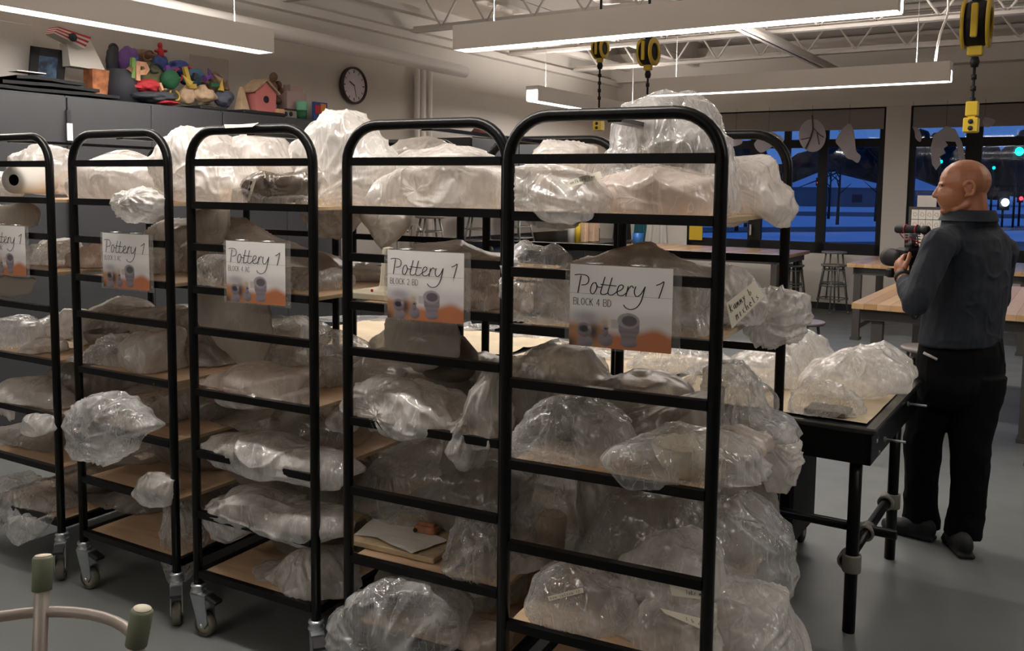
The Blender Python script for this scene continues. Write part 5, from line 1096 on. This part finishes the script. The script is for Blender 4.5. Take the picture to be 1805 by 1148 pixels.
for (x, y, rx, ry) in ((282, 80, 4, 5), (283, 92, 6, 8), (276, 90, 4, 2.5), (291, 90, 4, 2.5), (279, 102, 3, 5), (287, 102, 3, 5)):
    P = cp(x, y, 6.45); d = np.linalg.norm(P-CAM)/CF; m.ell(P, (rx*d, .02, ry*d), (XR, YR, ZR))
m.build('figure_body', Red, e_)
slab(335, 106, 402, 150, 6.62, .015, cmat('grey_card', (.42, .38, .35)), 'pale card leaning on the wall behind the craft heap', 'card', 'pale_card', .05)
for i, (x0, x1, lb) in enumerate(((332, 380, 'flat black tray under the tan strips'), (408, 482, 'flat black tray under the birdhouse'))):
    a = cp(x0, 188, 6.3); b = cp(x1, 192, 6.3); m = MB(); rbox(m, float(a@XR), float(b@XR), 6.14, 6.5, CT, CT+.035, .01); solo(m, 'black_tray', M_ink, lb, 'tray')
P = cp(428, 180, 6.3); X = float(P@XR); m = MB(); m.lathe([(0, 0), (.07, 0), (.02, .2), (0, .21)], RP(X-.03, 6.28, CT+.035), n=5, smooth=False); solo(m, 'paper_spike', Tan, 'tan pointed paper shape left of the birdhouse', 'craft model')
# birdhouse
P = cp(458, 178, 6.28); X = float(P@XR); e_ = empty('birdhouse', RP(X, 6.28, CT+.036)); tag(e_, 'pink birdhouse with a round hole and a pale roof', 'birdhouse'); O = RP(X, 6.2, CT+.036)
m = MB(); m.prism([(-.11, 0), (.11, 0), (.12, .17), (0, .26), (-.12, .17)], O, XR, ZR, YR, .16); m.build('house_box', Pnk, e_)
m = MB(); m.prism([(-.15, .16), (0, .27), (.15, .16), (.15, .175), (0, .29), (-.15, .175)], O-YR*.02, XR, ZR, YR, .2); m.build('roof', Tan, e_)
m = MB(); m.lathe([(0, 0), (.03, 0), (.03, .006), (0, .006)], O+ZR*.11, (XR, ZR, -YR), 18); m.build('entry_hole', M_ink, e_)
# brown standing bunny-like figure
e_ = empty('brown_figure', cp(482, 182, 6.42)); tag(e_, 'brown standing figure with raised head behind the birdhouse', 'figure'); m = MB()
for (x, y, rx, ry) in ((480, 172, 10, 12), (480, 155, 9, 13), (482, 136, 5, 8), (490, 150, 4, 7), (494, 160, 4, 6), (474, 150, 4, 8), (488, 178, 8, 6)):
    P = cp(x, y, 6.42); d = np.linalg.norm(P-CAM)/CF; m.ell(P, (rx*d, .05, ry*d), (XR, YR, ZR))
m.build('figure_body', Brn, e_)
slab(497, 165, 532, 192, 6.4, .14, Pal, 'pale pink box right of the brown figure', 'box', 'pink_box'); slab(505, 152, 528, 166, 6.45, .1, Pal, 'smaller pale pink lump on the pink box', 'box', 'pink_box')
slab(485, 193, 497, 206, 6.2, .08, Pch, 'small peach block at the cabinet edge', 'block', 'small_block')
for i, (x, lb) in enumerate(((504, 'left of the two small black beads at the cabinet edge'), (513, 'right of the two small black beads at the cabinet edge'))): blob(x, 201, 3.5, 4, 6.2, M_ink, lb, 'bead', 'black_bead', .1, 20+i)
P = cp(532, 203, 6.25); X = float(P@XR); e_ = empty('paint_cup', RP(X, 6.25, CT)); tag(e_, 'cup with pale top and green bottom', 'cup'); MB().lathe([(0, 0), (.045, 0), (.048, .09), (0, .09)], RP(X, 6.25, CT), n=18).build('green_band', Grn, e_); MB().lathe([(.048, .09), (.052, .17), (.046, .17), (.042, .09)], RP(X, 6.25, CT), n=18).build('pale_band', cmat('mint_craft', (.15, .42, .27)), e_)
P = cp(545, 200, 6.3); m = MB(); m.lathe([(0, 0), (.04, 0), (.055, .1), (.05, .17), (.045, .17), (0, .02)], RP(float(P@XR), 6.3, CT), n=18); solo(m, 'white_jar', M_white, 'white jar between the green cup and the bright book', 'jar')
e_ = empty('bright_book', cp(562, 205, 6.2)); tag(e_, 'upright picture book in blue, orange and green at the cabinet end', 'book')
for (x0, x1, y0, y1, mt, nm_) in ((552, 575, 182, 212, Blu, 'cover'), (553, 562, 186, 200, Red, 'red_patch'), (563, 572, 184, 200, cmat('orange_craft', (.55, .2, .05)), 'orange_patch'), (560, 571, 201, 210, Lgr, 'green_patch')):
    a = cp(x0, y1, 6.2); b = cp(x1, y0, 6.2); w = float((b-a)@XR); m = MB(); m.box((a+b)/2+(YR*0 if nm_ == 'cover' else -YR*.018), (w, .03 if nm_ == 'cover' else .004, b[2]-a[2]), ROOM); m.build(nm_, mt, e_)
# things on the far wall cabinets
def far(x, y, rx, ry, mat, label, nm, s): P = onRY(x, y, 6.35); d = np.linalg.norm(P-CAM)/CF; bm = bmesh.new(); bmesh.ops.create_icosphere(bm, subdivisions=3, radius=1); V = np.array([v.co for v in bm.verts]); F = [tuple(v.index for v in f.verts) for f in bm.faces]; bm.free(); V = V*(1+(vn(V*2+s, s)-.5)[:, None]*.5); P[2] = 2.315+ry*d; m = MB(); m.add(P+V[:, :1]*XR*rx*d+V[:, 1:2]*YR*.12+V[:, 2:]*ZR*ry*d, F, True); solo(m, nm, mat, label, 'craft model', 'objects on the wall cabinets')
far(845, 238, 11, 11, cmat('dusty_red', (.22, .06, .05)), 'dusty red bundle on the far wall cabinets', 'red_bundle', 31); far(868, 240, 8, 9, Tan, 'tan bundle beside the dusty red one on the far wall cabinets', 'tan_bundle', 32)
far(915, 252, 6, 5, Yl, 'small yellow object on the far wall cabinets', 'yellow_object', 33); far(945, 252, 14, 6, Drk, 'dark tangled object on the far wall cabinets', 'dark_object', 34); far(985, 250, 9, 8, Tan, 'brown object on the far wall cabinets', 'brown_object', 35); far(1003, 250, 8, 8, cmat('denim_craft', (.05, .12, .26)), 'blue object at the right end of the far wall cabinets', 'blue_object', 36)
# ================================================================== CORD REELS AND POWER DROPS
def reel(x, y, Y, s, label, box=None, boxY=None):
    P = atY(x, y, Y); e = empty('cord_reel', P); tag(e, label, 'cord reel', 'yellow and black ceiling reels'); A = (XR, ZR, YR)
    m = MB(); m.lathe([(0, -.05), (.10, -.05), (.11, -.03), (.11, .03), (.10, .05), (0, .05)], P, tuple(a for a in A), 26); m.v = [tuple(P+(np.array(v)-P)*s) for v in m.v]; m.build('drum', M_blackm, e)
    m = MB()
    for k in (-.055, .055): m.lathe([(.075, k-.008), (.118, k-.008), (.118, k+.008), (.075, k+.008), (.075, k-.008)], P, A, 26)
    m.box(P+ZR*.0-XR*.115, (.02, .03, .16), (XR, YR, ZR), .005); m.box(P-ZR*.13, (.07, .05, .05), (YR, XR, ZR), .006); m.v = [tuple(P+(np.array(v)-P)*s) for v in m.v]; m.build('yellow_bracket', M_yel, e)
    m = MB(); m.box(P+ZR*.16, (.05, .05, .12), (YR, XR, ZR), .004); m.v = [tuple(P+(np.array(v)-P)*s) for v in m.v]; m.tube([P+ZR*.2*s, np.array([P[0], P[1], 3.5])], .012, 8); m.build('hanger', M_blackm, e)
    m = MB(); b0 = P-ZR*.16*s; m.lathe([(0, .03), (.02, .03), (.028, 0), (.02, -.03), (0, -.03)], b0-ZR*.03, n=12)
    if box: Pb = atY(box[0], box[1], Y); end = np.array([P[0], P[1], Pb[2]])
    else: end = b0-ZR*.25*s
    m.build('cord_stop', M_blackm, e); cd = MB().tube([b0-ZR*.061, end+ZR*.05], .009, 8).build('cord', M_blackm, e); z = b0[2]-.12
    for k in range(4 if box else 1):
        MB().lathe([(0, .015), (.016, .015), (.016, -.015), (0, -.015)], np.array([P[0], P[1], z]), n=10).build('cord_knob', M_blackm, cd); z -= .07
    if box:
        m = MB(); m.box(end, (.085, .085, .09), ROOM, .006); m.box(end+ZR*.10+XR*.01, (.075, .07, .09), ROOM, .006); m.box(end+ZR*.05, (.04, .04, .03), ROOM); b = m.build('outlet_box', M_yel, e)
        for dz in (.02, -.02):
            for ax, sx in ((XR, -1),):
                m = MB(); o = YR if ax is XR else XR; m.lathe([(0, 0), (.015, 0), (.015, .002), (0, .002)], end+ax*sx*.043+ZR*dz, (o, ZR, ax*sx), 12); m.build('outlet_face', M_ink, b)
reel(1722, 42, 5.6, 1.25, 'large black and yellow reel at the top right with a yellow outlet box hanging low', (1718, 221))
reel(1143, 92, 7.9, 1.0, 'yellow-striped black reel just under the near lamp')
reel(1058, 86, 8.6, .8, 'black and yellow reel left of the striped one, with a small yellow box far below', (1058, 222))
# ================================================================== PAPER SHAPES IN THE WINDOWS
M_pc = pmat('grey_paper', (.33, .31, .34), .8, var=.06, vscale=10)
def papercut(pts, X, label, extra=None, hole=None, top=190):
    W3 = [onRX(x, y, X) for x, y in pts]; cx = sum(p[0] for p in pts)/len(pts); P = sum(W3)/len(W3); e = empty('paper_cutout', P); tag(e, label, 'paper cutout', 'paper shapes hanging in the windows')
    S = [(float((w-P)@YR), float((w-P)@ZR)) for w in W3]; S = [tuple(q) for q in smooth(S+[S[0]], 5)[:-1]] if hole is None else S
    m = MB(); m.prism(S, P, YR, ZR, XR, .006); m.build('paper_shape', M_pc, e)
    m = MB(); ty_ = max(S, key=lambda q: q[1]); m.tube([P+YR*ty_[0]+ZR*ty_[1], P+YR*ty_[0]+ZR*(2.95-P[2])], .002, 4); m.build('thread', M_ink, e)
    if extra: m = MB(); [m.tube([onRX(x, y, X-.012) for x, y in ln], .011 if i == 0 else .006, 5) for i, ln in enumerate(extra)]; m.build('twig', M_legs, e)
papercut([(1432+24*cos(t), 239-29*sin(t)*(1 if sin(t) > 0 else 1.0)) for t in np.linspace(0, 6.28, 13)[:-1]], 13.2, 'oval grey paper shape crossed by a dark twig', [[(1432, 203), (1433, 228), (1428, 245), (1420, 262)], [(1433, 225), (1445, 238), (1452, 242)], [(1430, 242), (1412, 246)], [(1440, 234), (1444, 255)]])
papercut([(1484, 228), (1497, 218), (1505, 232), (1509, 265), (1517, 275), (1512, 287), (1502, 282), (1492, 278), (1482, 262), (1473, 250), (1478, 238)], 13.2, 'long bird-like grey paper shape with a dark eye', [[(1479, 231), (1480, 231.5)]])
papercut([(1332, 262), (1330, 252), (1345, 238), (1358, 232), (1378, 242), (1380, 250), (1362, 258), (1350, 266), (1340, 269)], 13.2, 'bean-shaped grey paper shape behind the nearest rack')
papercut([(1286, 236), (1300, 233), (1308, 246), (1306, 254), (1292, 258), (1284, 252)], 13.2, 'small round grey paper shape by the nearest rack post')
papercut([(1668, 222), (1684, 228), (1696, 252), (1702, 285), (1692, 300), (1688, 262), (1684, 250), (1666, 249), (1671, 256), (1663, 262), (1667, 270), (1656, 276), (1659, 288), (1650, 300), (1643, 290), (1640, 262), (1646, 238)], 13.2, 'large jagged leaf-like grey paper shape above the bald head', hole=1)
papercut([(1608, 224), (1618, 226), (1624, 240), (1622, 250), (1614, 244), (1612, 232)], 13.25, 'small curved grey paper shape beside the window pier')
papercut([(1736, 206), (1754, 212), (1748, 222), (1736, 224), (1732, 214)], 13.2, 'small grey paper shape right of the yellow outlet box')
# display board on the far table
P0 = onRX(1598, 458, 11.5); P1 = onRX(1690, 366, 11.5); ya, yb = float(P0@YR), float(P1@YR); za, zb = .91, P1[2]
e = empty('display_board', RP(11.5, (ya+yb)/2, za)); tag(e, 'brown-framed board of small pencil drawings standing behind the man\'s camera', 'display board')
m = MB(); rbox(m, 11.49, 11.52, yb, ya, za, zb); m.build('backing', M_legs, e)
nx, nz = 6, 5; w = (ya-yb-.06)/nx; h = (zb-za-.06)/nz
for i in range(nx):
    for j in range(nz):
        y = yb+.03+w*(i+.5); z = za+.03+h*(j+.5); m = MB(); rbox(m, 11.482, 11.49, y-w*.47, y+w*.47, z-h*.47, z+h*.47); d = m.build('drawing', M_paper, e)
        m = MB(); r0 = .25*min(w, h); m.tube([RP(11.481, y+r0*cos(t)*(1+.3*sin(3*t+i)), z+r0*sin(t)*(1+.3*cos(2*t+j))) for t in np.linspace(0, 6.28, 12)], .0018, 4); m.build('pencil_lines', M_clay, d)
P0 = onRX(1617, 368, 11.55); P1 = onRX(1652, 345, 11.55); m = MB(); rbox(m, 11.52, 11.53, float(P1@YR), float(P0@YR), zb-.02, P1[2]); solo(m, 'white_sheet', M_white, 'blank pale sheet sticking up above the display board', 'paper')
# ================================================================== THE MAN
def remesh(name, mbs, vox, mat, parent, sm=2, disp=None, label=None):
    mm = MB()
    for q in mbs: mm.add(q.v, q.f)
    o = mm.build(name, mat, parent); md = o.modifiers.new('r', 'REMESH'); md.mode = 'VOXEL'; md.voxel_size = vox; md.use_smooth_shade = True
    s_ = o.modifiers.new('s', 'SMOOTH'); s_.iterations = sm; s_.factor = .5
    dg = bpy.context.evaluated_depsgraph_get(); me = bpy.data.meshes.new_from_object(o.evaluated_get(dg)); o.modifiers.clear(); old = o.data; o.data = me; bpy.data.meshes.remove(old); me.name = name
    if disp:
        n = len(me.vertices); co = np.zeros(n*3); me.vertices.foreach_get('co', co); co = co.reshape(-1, 3); no = np.zeros(n*3); me.vertices.foreach_get('normal', no); no = no.reshape(-1, 3)
        co = co+no*disp(co)[:, None]; me.vertices.foreach_set('co', co.ravel()); me.update()
    me.polygons.foreach_set('use_smooth', [True]*len(me.polygons))
    if label: o['label'] = label
    return o
def cap(p0, p1, r0, r1, n=14):
    p0 = np.array(p0, float); p1 = np.array(p1, float); d = p1-p0; L = np.linalg.norm(d); d = d/L; u = np.cross(d, [0.3, .9, .1]); u /= np.linalg.norm(u); w = np.cross(d, u)
    pr = [(r0*cos(t), r0*sin(t)) for t in np.linspace(-pi/2, 0, 5)]+[(r1*cos(t), L+r1*sin(t)) for t in np.linspace(0, pi/2, 5)]
    return MB().lathe(pr, p0, (u, w, d), n)
def loft(rows, al, n=24):
    # rows: (y px, xl, xr, sagittal half depth, Y)
    m = MB(); vs = []; ca, sa = cos(al), sin(al); cs = []
    for (y, xl, xr, b, Y) in rows:
        L = atY(xl, y, Y); R_ = atY(xr, y, Y); hw = (R_[0]-L[0])/2; a = math.sqrt(max(hw*hw-(b*sa)**2, (hw*.5)**2))/abs(ca); c = (L+R_)/2; cs.append(c); e1 = np.array([ca, sa, 0]); e2 = np.array([-sa, ca, 0])
        for k in range(n):
            t = 2*pi*k/n; x_ = abs(cos(t))**.85*np.sign(cos(t)); y_ = abs(sin(t))**.85*np.sign(sin(t)); vs.append(c+e1*a*x_+e2*b*y_)
    fs = [(i*n+k, i*n+(k+1) % n, (i+1)*n+(k+1) % n, (i+1)*n+k) for i in range(len(rows)-1) for k in range(n)]
    vs += [cs[0], cs[-1]]; q = len(vs)-2; fs += [(k, q, (k+1) % n) for k in range(n)]+[((len(rows)-1)*n+(k+1) % n, q+1, (len(rows)-1)*n+k) for k in range(n)]
    return m.add(vs, fs)
S_ = lambda x, y, Y: atY(x, y, Y)
man = empty('person', (2.15, 4.34, 0)); tag(man, 'bald man in navy shirt and black trousers holding a video camera', 'person')
M_skin, nts, bsk = new_mat('skin'); bsk.inputs['Base Color'].default_value = (.36, .145, .075, 1); bsk.inputs['Roughness'].default_value = .36; bsk.inputs['Subsurface Weight'].default_value = .08; bsk.inputs['Subsurface Radius'].default_value = (.01, .004, .002)
M_shirt = pmat('navy_shirt', (.0065, .0115, .021), .8, var=.12, vscale=6, bump=.15, bscale=60); M_tr = pmat('black_trousers', (.003, .003, .0035), .9, spec=.15, bump=.1, bscale=50)
# head
hf = np.array([-.95, .31, -.08]); hf /= np.linalg.norm(hf); hs = np.cross(ZR, hf); hs /= np.linalg.norm(hs); hu = np.cross(hf, hs); HA = (hf, hs, hu)
HC = S_(1697, 332, 4.33)
def hl(a, b, c): return HC+hf*a+hs*b+hu*c
E_ = lambda c, r, A=HA: MB().ell(c, r, A, 20, 13)
hd = [E_(hl(-.012, 0, .032), (.114, .084, .104)), E_(hl(.03, 0, -.03), (.088, .07, .09)), E_(hl(.045, 0, -.07), (.056, .05, .06)), E_(hl(.088, 0, .026), (.018, .046, .014)),
      cap(hl(.10, 0, .018), hl(.124, 0, -.026), .009, .013), E_(hl(.112, .013, -.031), (.011, .009, .009)), E_(hl(.112, -.013, -.031), (.011, .009, .009)),
      E_(hl(.098, 0, -.058), (.016, .024, .008)), E_(hl(.094, 0, -.073), (.015, .021, .008)), E_(hl(.078, 0, -.105), (.024, .028, .02)),
      E_(hl(.07, .032, -.03), (.032, .028, .03)), E_(hl(.07, -.032, -.03), (.032, .028, .03)), cap(hl(-.035, 0, -.03), hl(-.045, 0, -.17), .066, .07),
      cap(hl(-.012, .05, -.075), hl(.04, .035, -.1), .022, .02), cap(hl(-.012, -.05, -.075), hl(.04, -.035, -.1), .022, .02)]
for s in (1, -1):
    pts_ = [hl(-.012+.022*cos(t)-.004, s*(.088+.010*(1+cos(t+2.6))*.5), -.002+.034*sin(t)) for t in np.linspace(.3, 5.4, 14)]
    hd.append(MB().tube(pts_, .0065, 8)); hd.append(E_(hl(-.012, s*.086, -.006), (.018, .008, .026))); hd.append(E_(hl(-.002, s*.086, -.036), (.009, .008, .01)))
# body under the clothes, arms and hands
ShL, ElL, WrL = S_(1655, 432, 4.2), S_(1614, 532, 4.08), S_(1590, 487, 4.3)
ShR, ElR, WrR = S_(1766, 442, 4.48), S_(1756, 528, 4.62), S_(1640, 470, 4.62)
body = hd+[loft([(392, 1675, 1738, .07, 4.38), (420, 1655, 1770, .1, 4.38), (480, 1650, 1776, .12, 4.38), (560, 1640, 1764, .12, 4.36), (640, 1632, 1762, .12, 4.34)], .6),
           cap(ShL, ElL, .05, .042), cap(ElL, WrL, .042, .03), cap(ShR, ElR, .05, .042), cap(ElR, WrR, .042, .03)]
def hand(W_, dirf, side, curl, flip=1):
    # W_ wrist, dirf pointing along the palm, side towards the thumb, curl: direction the fingers bend to
    f = dirf/np.linalg.norm(dirf); s = side-f*(side@f); s /= np.linalg.norm(s); c = np.cross(f, s)*flip; out = []
    out.append(MB().ell(W_+f*.045, (.05, .042, .018), (f, s, c), 16, 9)); out.append(cap(W_-f*.01, W_+f*.02, .027, .024))
    for i, (o, l) in enumerate(((.028, .072), (.010, .08), (-.009, .076), (-.027, .06))):
        p = W_+f*.078+s*o; d = f.copy(); q = [p]
        for k, (ll, an) in enumerate(((.42, .5), (.32, .8), (.26, .7))):
            d = d*cos(an)+c*sin(an) if k == 0 else (d*cos(an)+(np.cross(s, d)*-flip*-1 if False else (c*(d@f)-f*(d@c)))*sin(an)); d /= np.linalg.norm(d); q.append(q[-1]+d*l*ll)
        for k in range(3): out.append(cap(q[k], q[k+1], .0095-.001*k, .0088-.001*k, 10))
    t0 = W_+f*.03+s*.03; t1 = t0+s*.028+f*.03+c*.008; t2 = t1+f*.034+s*.006+c*.01; out += [cap(t0, t1, .014, .0115, 10), cap(t1, t2, .0115, .009, 10)]
    return out
body += hand(WrL, S_(1583, 455, 4.36)-WrL, S_(1600, 440, 4.3)-WrL, None, 1)
body += hand(WrR, S_(1612, 452, 4.6)-WrR, ZR, None, -1)
fL, fR = atz(1625, 932, .05), atz(1697, 960, .05)
legs_b = [cap(S_(1650, 650, 4.38), S_(1632, 790, 4.40), .08, .05), cap(S_(1632, 790, 4.41), S_(1624, 900, 4.42), .045, .03), cap(S_(1722, 650, 4.30), S_(1709, 790, 4.28), .08, .05), cap(S_(1709, 790, 4.27), S_(1699, 915, 4.25), .045, .03)]
bo = remesh('body', body+legs_b, .0042, M_skin, man, 3)
# shirt
def folds(co): return .006*(ridge(co*np.array([9, 9, 5.5])+1.5*vn(co*8, 3)[:, None], 4)**3-.3)+.004*(vn(co*22, 5)-.5)+.003*(ridge(co*np.array([20, 20, 9]), 9)**2-.4)
tor = loft([(375, 1675, 1745, .108, 4.33), (382, 1667, 1748, .11, 4.335), (392, 1662, 1754, .112, 4.345), (402, 1652, 1768, .105, 4.37), (420, 1640, 1786, .125, 4.37), (450, 1634, 1788, .14, 4.37), (480, 1636, 1786, .145, 4.37), (520, 1632, 1780, .15, 4.36), (560, 1622, 1774, .15, 4.35), (590, 1615, 1772, .15, 4.34), (605, 1613, 1773, .15, 4.34)], .6)
collar = MB(); cc = S_(1708, 374, 4.36)
slv = [cap(ShL, ElL, .078, .064), cap(ElL, ElL*.32+WrL*.68, .062, .046), cap(ShR, ElR, .074, .062), cap(ElR, ElR*.3+WrR*.7, .06, .046), cap(S_(1700, 415, 4.36), ShL, .08, .075), cap(S_(1720, 415, 4.38), ShR, .08, .072)]
remesh('shirt', [tor]+slv, .006, M_shirt, man, 2, folds)
m = loft([(370, 1673, 1745, .113, 4.33), (374, 1670, 1747, .118, 4.33), (384, 1664, 1751, .124, 4.335), (389, 1659, 1754, .126, 4.335)], .6, 40); m.f = m.f[:-80]; m.sm = m.sm[:-80]; m.v = m.v[:-2]; m.sm = [True]*len(m.f)
m.build('collar', M_shirt, man)
# trousers and shoes
hip = loft([(592, 1620, 1768, .14, 4.34), (620, 1616, 1771, .15, 4.34), (650, 1614, 1771, .15, 4.34), (680, 1613, 1768, .15, 4.33), (700, 1616, 1764, .13, 4.33), (712, 1625, 1755, .1, 4.33)], .45)
lgL = loft([(660, 1612, 1680, .12, 4.36), (720, 1604, 1668, .105, 4.38), (780, 1599, 1654, .09, 4.40), (840, 1599, 1650, .08, 4.41), (890, 1598, 1649, .078, 4.42), (915, 1596, 1651, .085, 4.42), (926, 1598, 1650, .085, 4.42)], .3)
lgR = loft([(660, 1680, 1768, .12, 4.30), (720, 1674, 1756, .11, 4.29), (780, 1677, 1741, .09, 4.27), (850, 1680, 1736, .08, 4.26), (900, 1678, 1730, .078, 4.25), (925, 1670, 1727, .085, 4.25), (944, 1671, 1722, .085, 4.25)], .3)
remesh('trousers', [hip, lgL, lgR], .0065, M_tr, man, 2, lambda co: folds(co)*1.1)
for c0_, d_ in ((fL, np.array([-.75, .66, 0])), (fR, np.array([.12, .99, 0]))):
    d_ = d_/np.linalg.norm(d_); s_ = np.array([-d_[1], d_[0], 0]); q = np.array([c0_[0], c0_[1], 0])
    remesh('shoe', [MB().ell(q+d_*.07+ZR*.04, (.13, .046, .04), (d_, s_, ZR)), MB().ell(q-d_*.01+ZR*.055, (.06, .042, .06), (d_, s_, ZR)), MB().ell(q+d_*.03+ZR*.055, (.09, .042, .045), (d_, s_, ZR)), MB().ell(q+d_*.14+ZR*.028, (.06, .044, .028), (d_, s_, ZR)), MB().box(q+d_*.06+ZR*.012, (.25, .08, .022), (d_, s_, ZR), .01)], .005, M_ink, man, 8)
# eyes, watch, pocket paper
for s in (1, -1):
    m = MB(); m.ell(hl(.086, s*.032, -.002), (.011, .012, .007), HA); ey = m.build('eye', pmat('eye_white', (.3, .25, .22), .4) if s == 1 else MATS['eye_white'], man); m = MB(); m.ell(hl(.0965, s*.032, -.002), (.004, .006, .006), HA); m.build('iris', M_ink, ey)
    m = MB(); m.tube([hl(.096, s*(.012+.04*t), .017+.006*sin(t*3)) for t in (0, .3, .6, 1)], .004, 6); m.build('eyebrow', M_ink, man)
m = MB(); wd = (WrL-ElL)/np.linalg.norm(WrL-ElL); wu = np.cross(wd, ZR); wu /= np.linalg.norm(wu); wv = np.cross(wd, wu); wq = WrL-wd*.012
m.lathe([(.033, -.013), (.037, -.013), (.038, 0), (.037, .013), (.033, .013)], wq, (wu, wv, wd), 26); wt = m.build('wristwatch', M_ink, man); m = MB(); m.lathe([(0, 0), (.019, 0), (.019, .008), (0, .009)], wq-wv*.036*(-1 if wv[1] > 0 else 1), (wd, wu, -wv*(-1 if wv[1] > 0 else 1)), 20); m.build('watch_case', M_zinc, wt)
m = MB(); a = S_(1628, 622, 4.19); b = S_(1652, 634, 4.17); m.tube([a, b], .007, 6); m.build('white_pen', M_white, man)
# ------------------------------------------------------------------ video camera in his hands
vc = empty('video_camera', S_(1597, 462, 4.42)); tag(vc, 'black video camera with a shotgun microphone held by the man', 'camera')
vf = S_(1572, 455, 4.62)-S_(1612, 455, 4.42); vf[2] = 0; vf /= np.linalg.norm(vf); vs_ = np.cross(ZR, vf); VA = (vf, vs_, ZR); vc0 = S_(1606, 452, 4.42)
m = MB(); m.box(vc0, (.10, .12, .085), VA, .012); m.box(vc0+ZR*.05, (.06, .05, .03), VA, .01); m.box(vc0-vs_*.045+vf*.02-ZR*.0, (.09, .045, .095), VA, .015); m.build('camera_body', M_blackm, vc)
lc = S_(1580, 455, 4.46); m = MB(); m.lathe([(0, -.05), (.036, -.05), (.036, -.02), (.04, -.015), (.04, .03), (.045, .035), (.045, .075), (.038, .075), (.036, .06), (0, .058)], lc, (vs_, ZR, vf), 28); m.build('lens', M_ink, vc)
m = MB(); m.box(S_(1572, 481, 4.44), (.045, .05, .045), VA, .008); m.build('focus_grip', M_blackm, vc)
ma, mb_ = S_(1586, 404, 4.50), S_(1630, 406, 4.40); md = (mb_-ma)/np.linalg.norm(mb_-ma); mu = np.cross(md, ZR); mu /= np.linalg.norm(mu); mw = np.cross(md, mu)
m = MB(); m.lathe([(0, -.02), (.017, -.02), (.021, -.012), (.021, .10), (.016, .105), (.016, .115), (.022, .12), (.022, .145), (.017, .15), (0, .15)], ma, (mu, mw, md), 20); m.build('microphone', M_ink, vc)
m = MB()
for t in (.25, .7):
    c_ = ma*(1-t)+mb_*t; m.tube([c_+mu*.024*cos(a)+mw*.024*sin(a) for a in np.linspace(0, 2*pi, 16, endpoint=False)], .003, 6, closed=True); m.tube([c_-ZR*.024, c_-ZR*.07+md*.01], .003, 6)
m.build('shock_mount', M_red2 if 'M_red2' in globals() else pmat('red_rubber', (.4, .01, .03), .4), vc)
m = MB(); m.box(vc0+ZR*.085, (.03, .03, .05), VA, .004); m.box(vc0+ZR*.11, (.05, .06, .006), VA); m.box(vc0+ZR*.098, (.05, .06, .005), VA); m.box(vc0+ZR*.086, (.05, .06, .005), VA); m.build('cold_shoe', M_alu, vc)
m = MB(); h0 = mb_-ZR*.02; m.tube(smooth([h0, h0+ZR*-.04+mu*.03, vc0+ZR*.09+mu*.03, vc0+ZR*.05+vf*.04, vc0+ZR*.06-vf*.05], 6), .0035, 6); m.tube(smooth([ma+ZR*-.02, ma-ZR*.05+md*.03, vc0+ZR*.08], 5), .003, 6); m.build('coiled_cable', MATS['red_rubber'], vc)
m = MB(); m.tube(smooth([vc0-ZR*.04, vc0-ZR*.14+vf*.0, S_(1603, 540, 4.35), S_(1612, 562, 4.34), S_(1622, 548, 4.33)], 6), .007, 6); m.build('neck_strap', M_ink, vc)
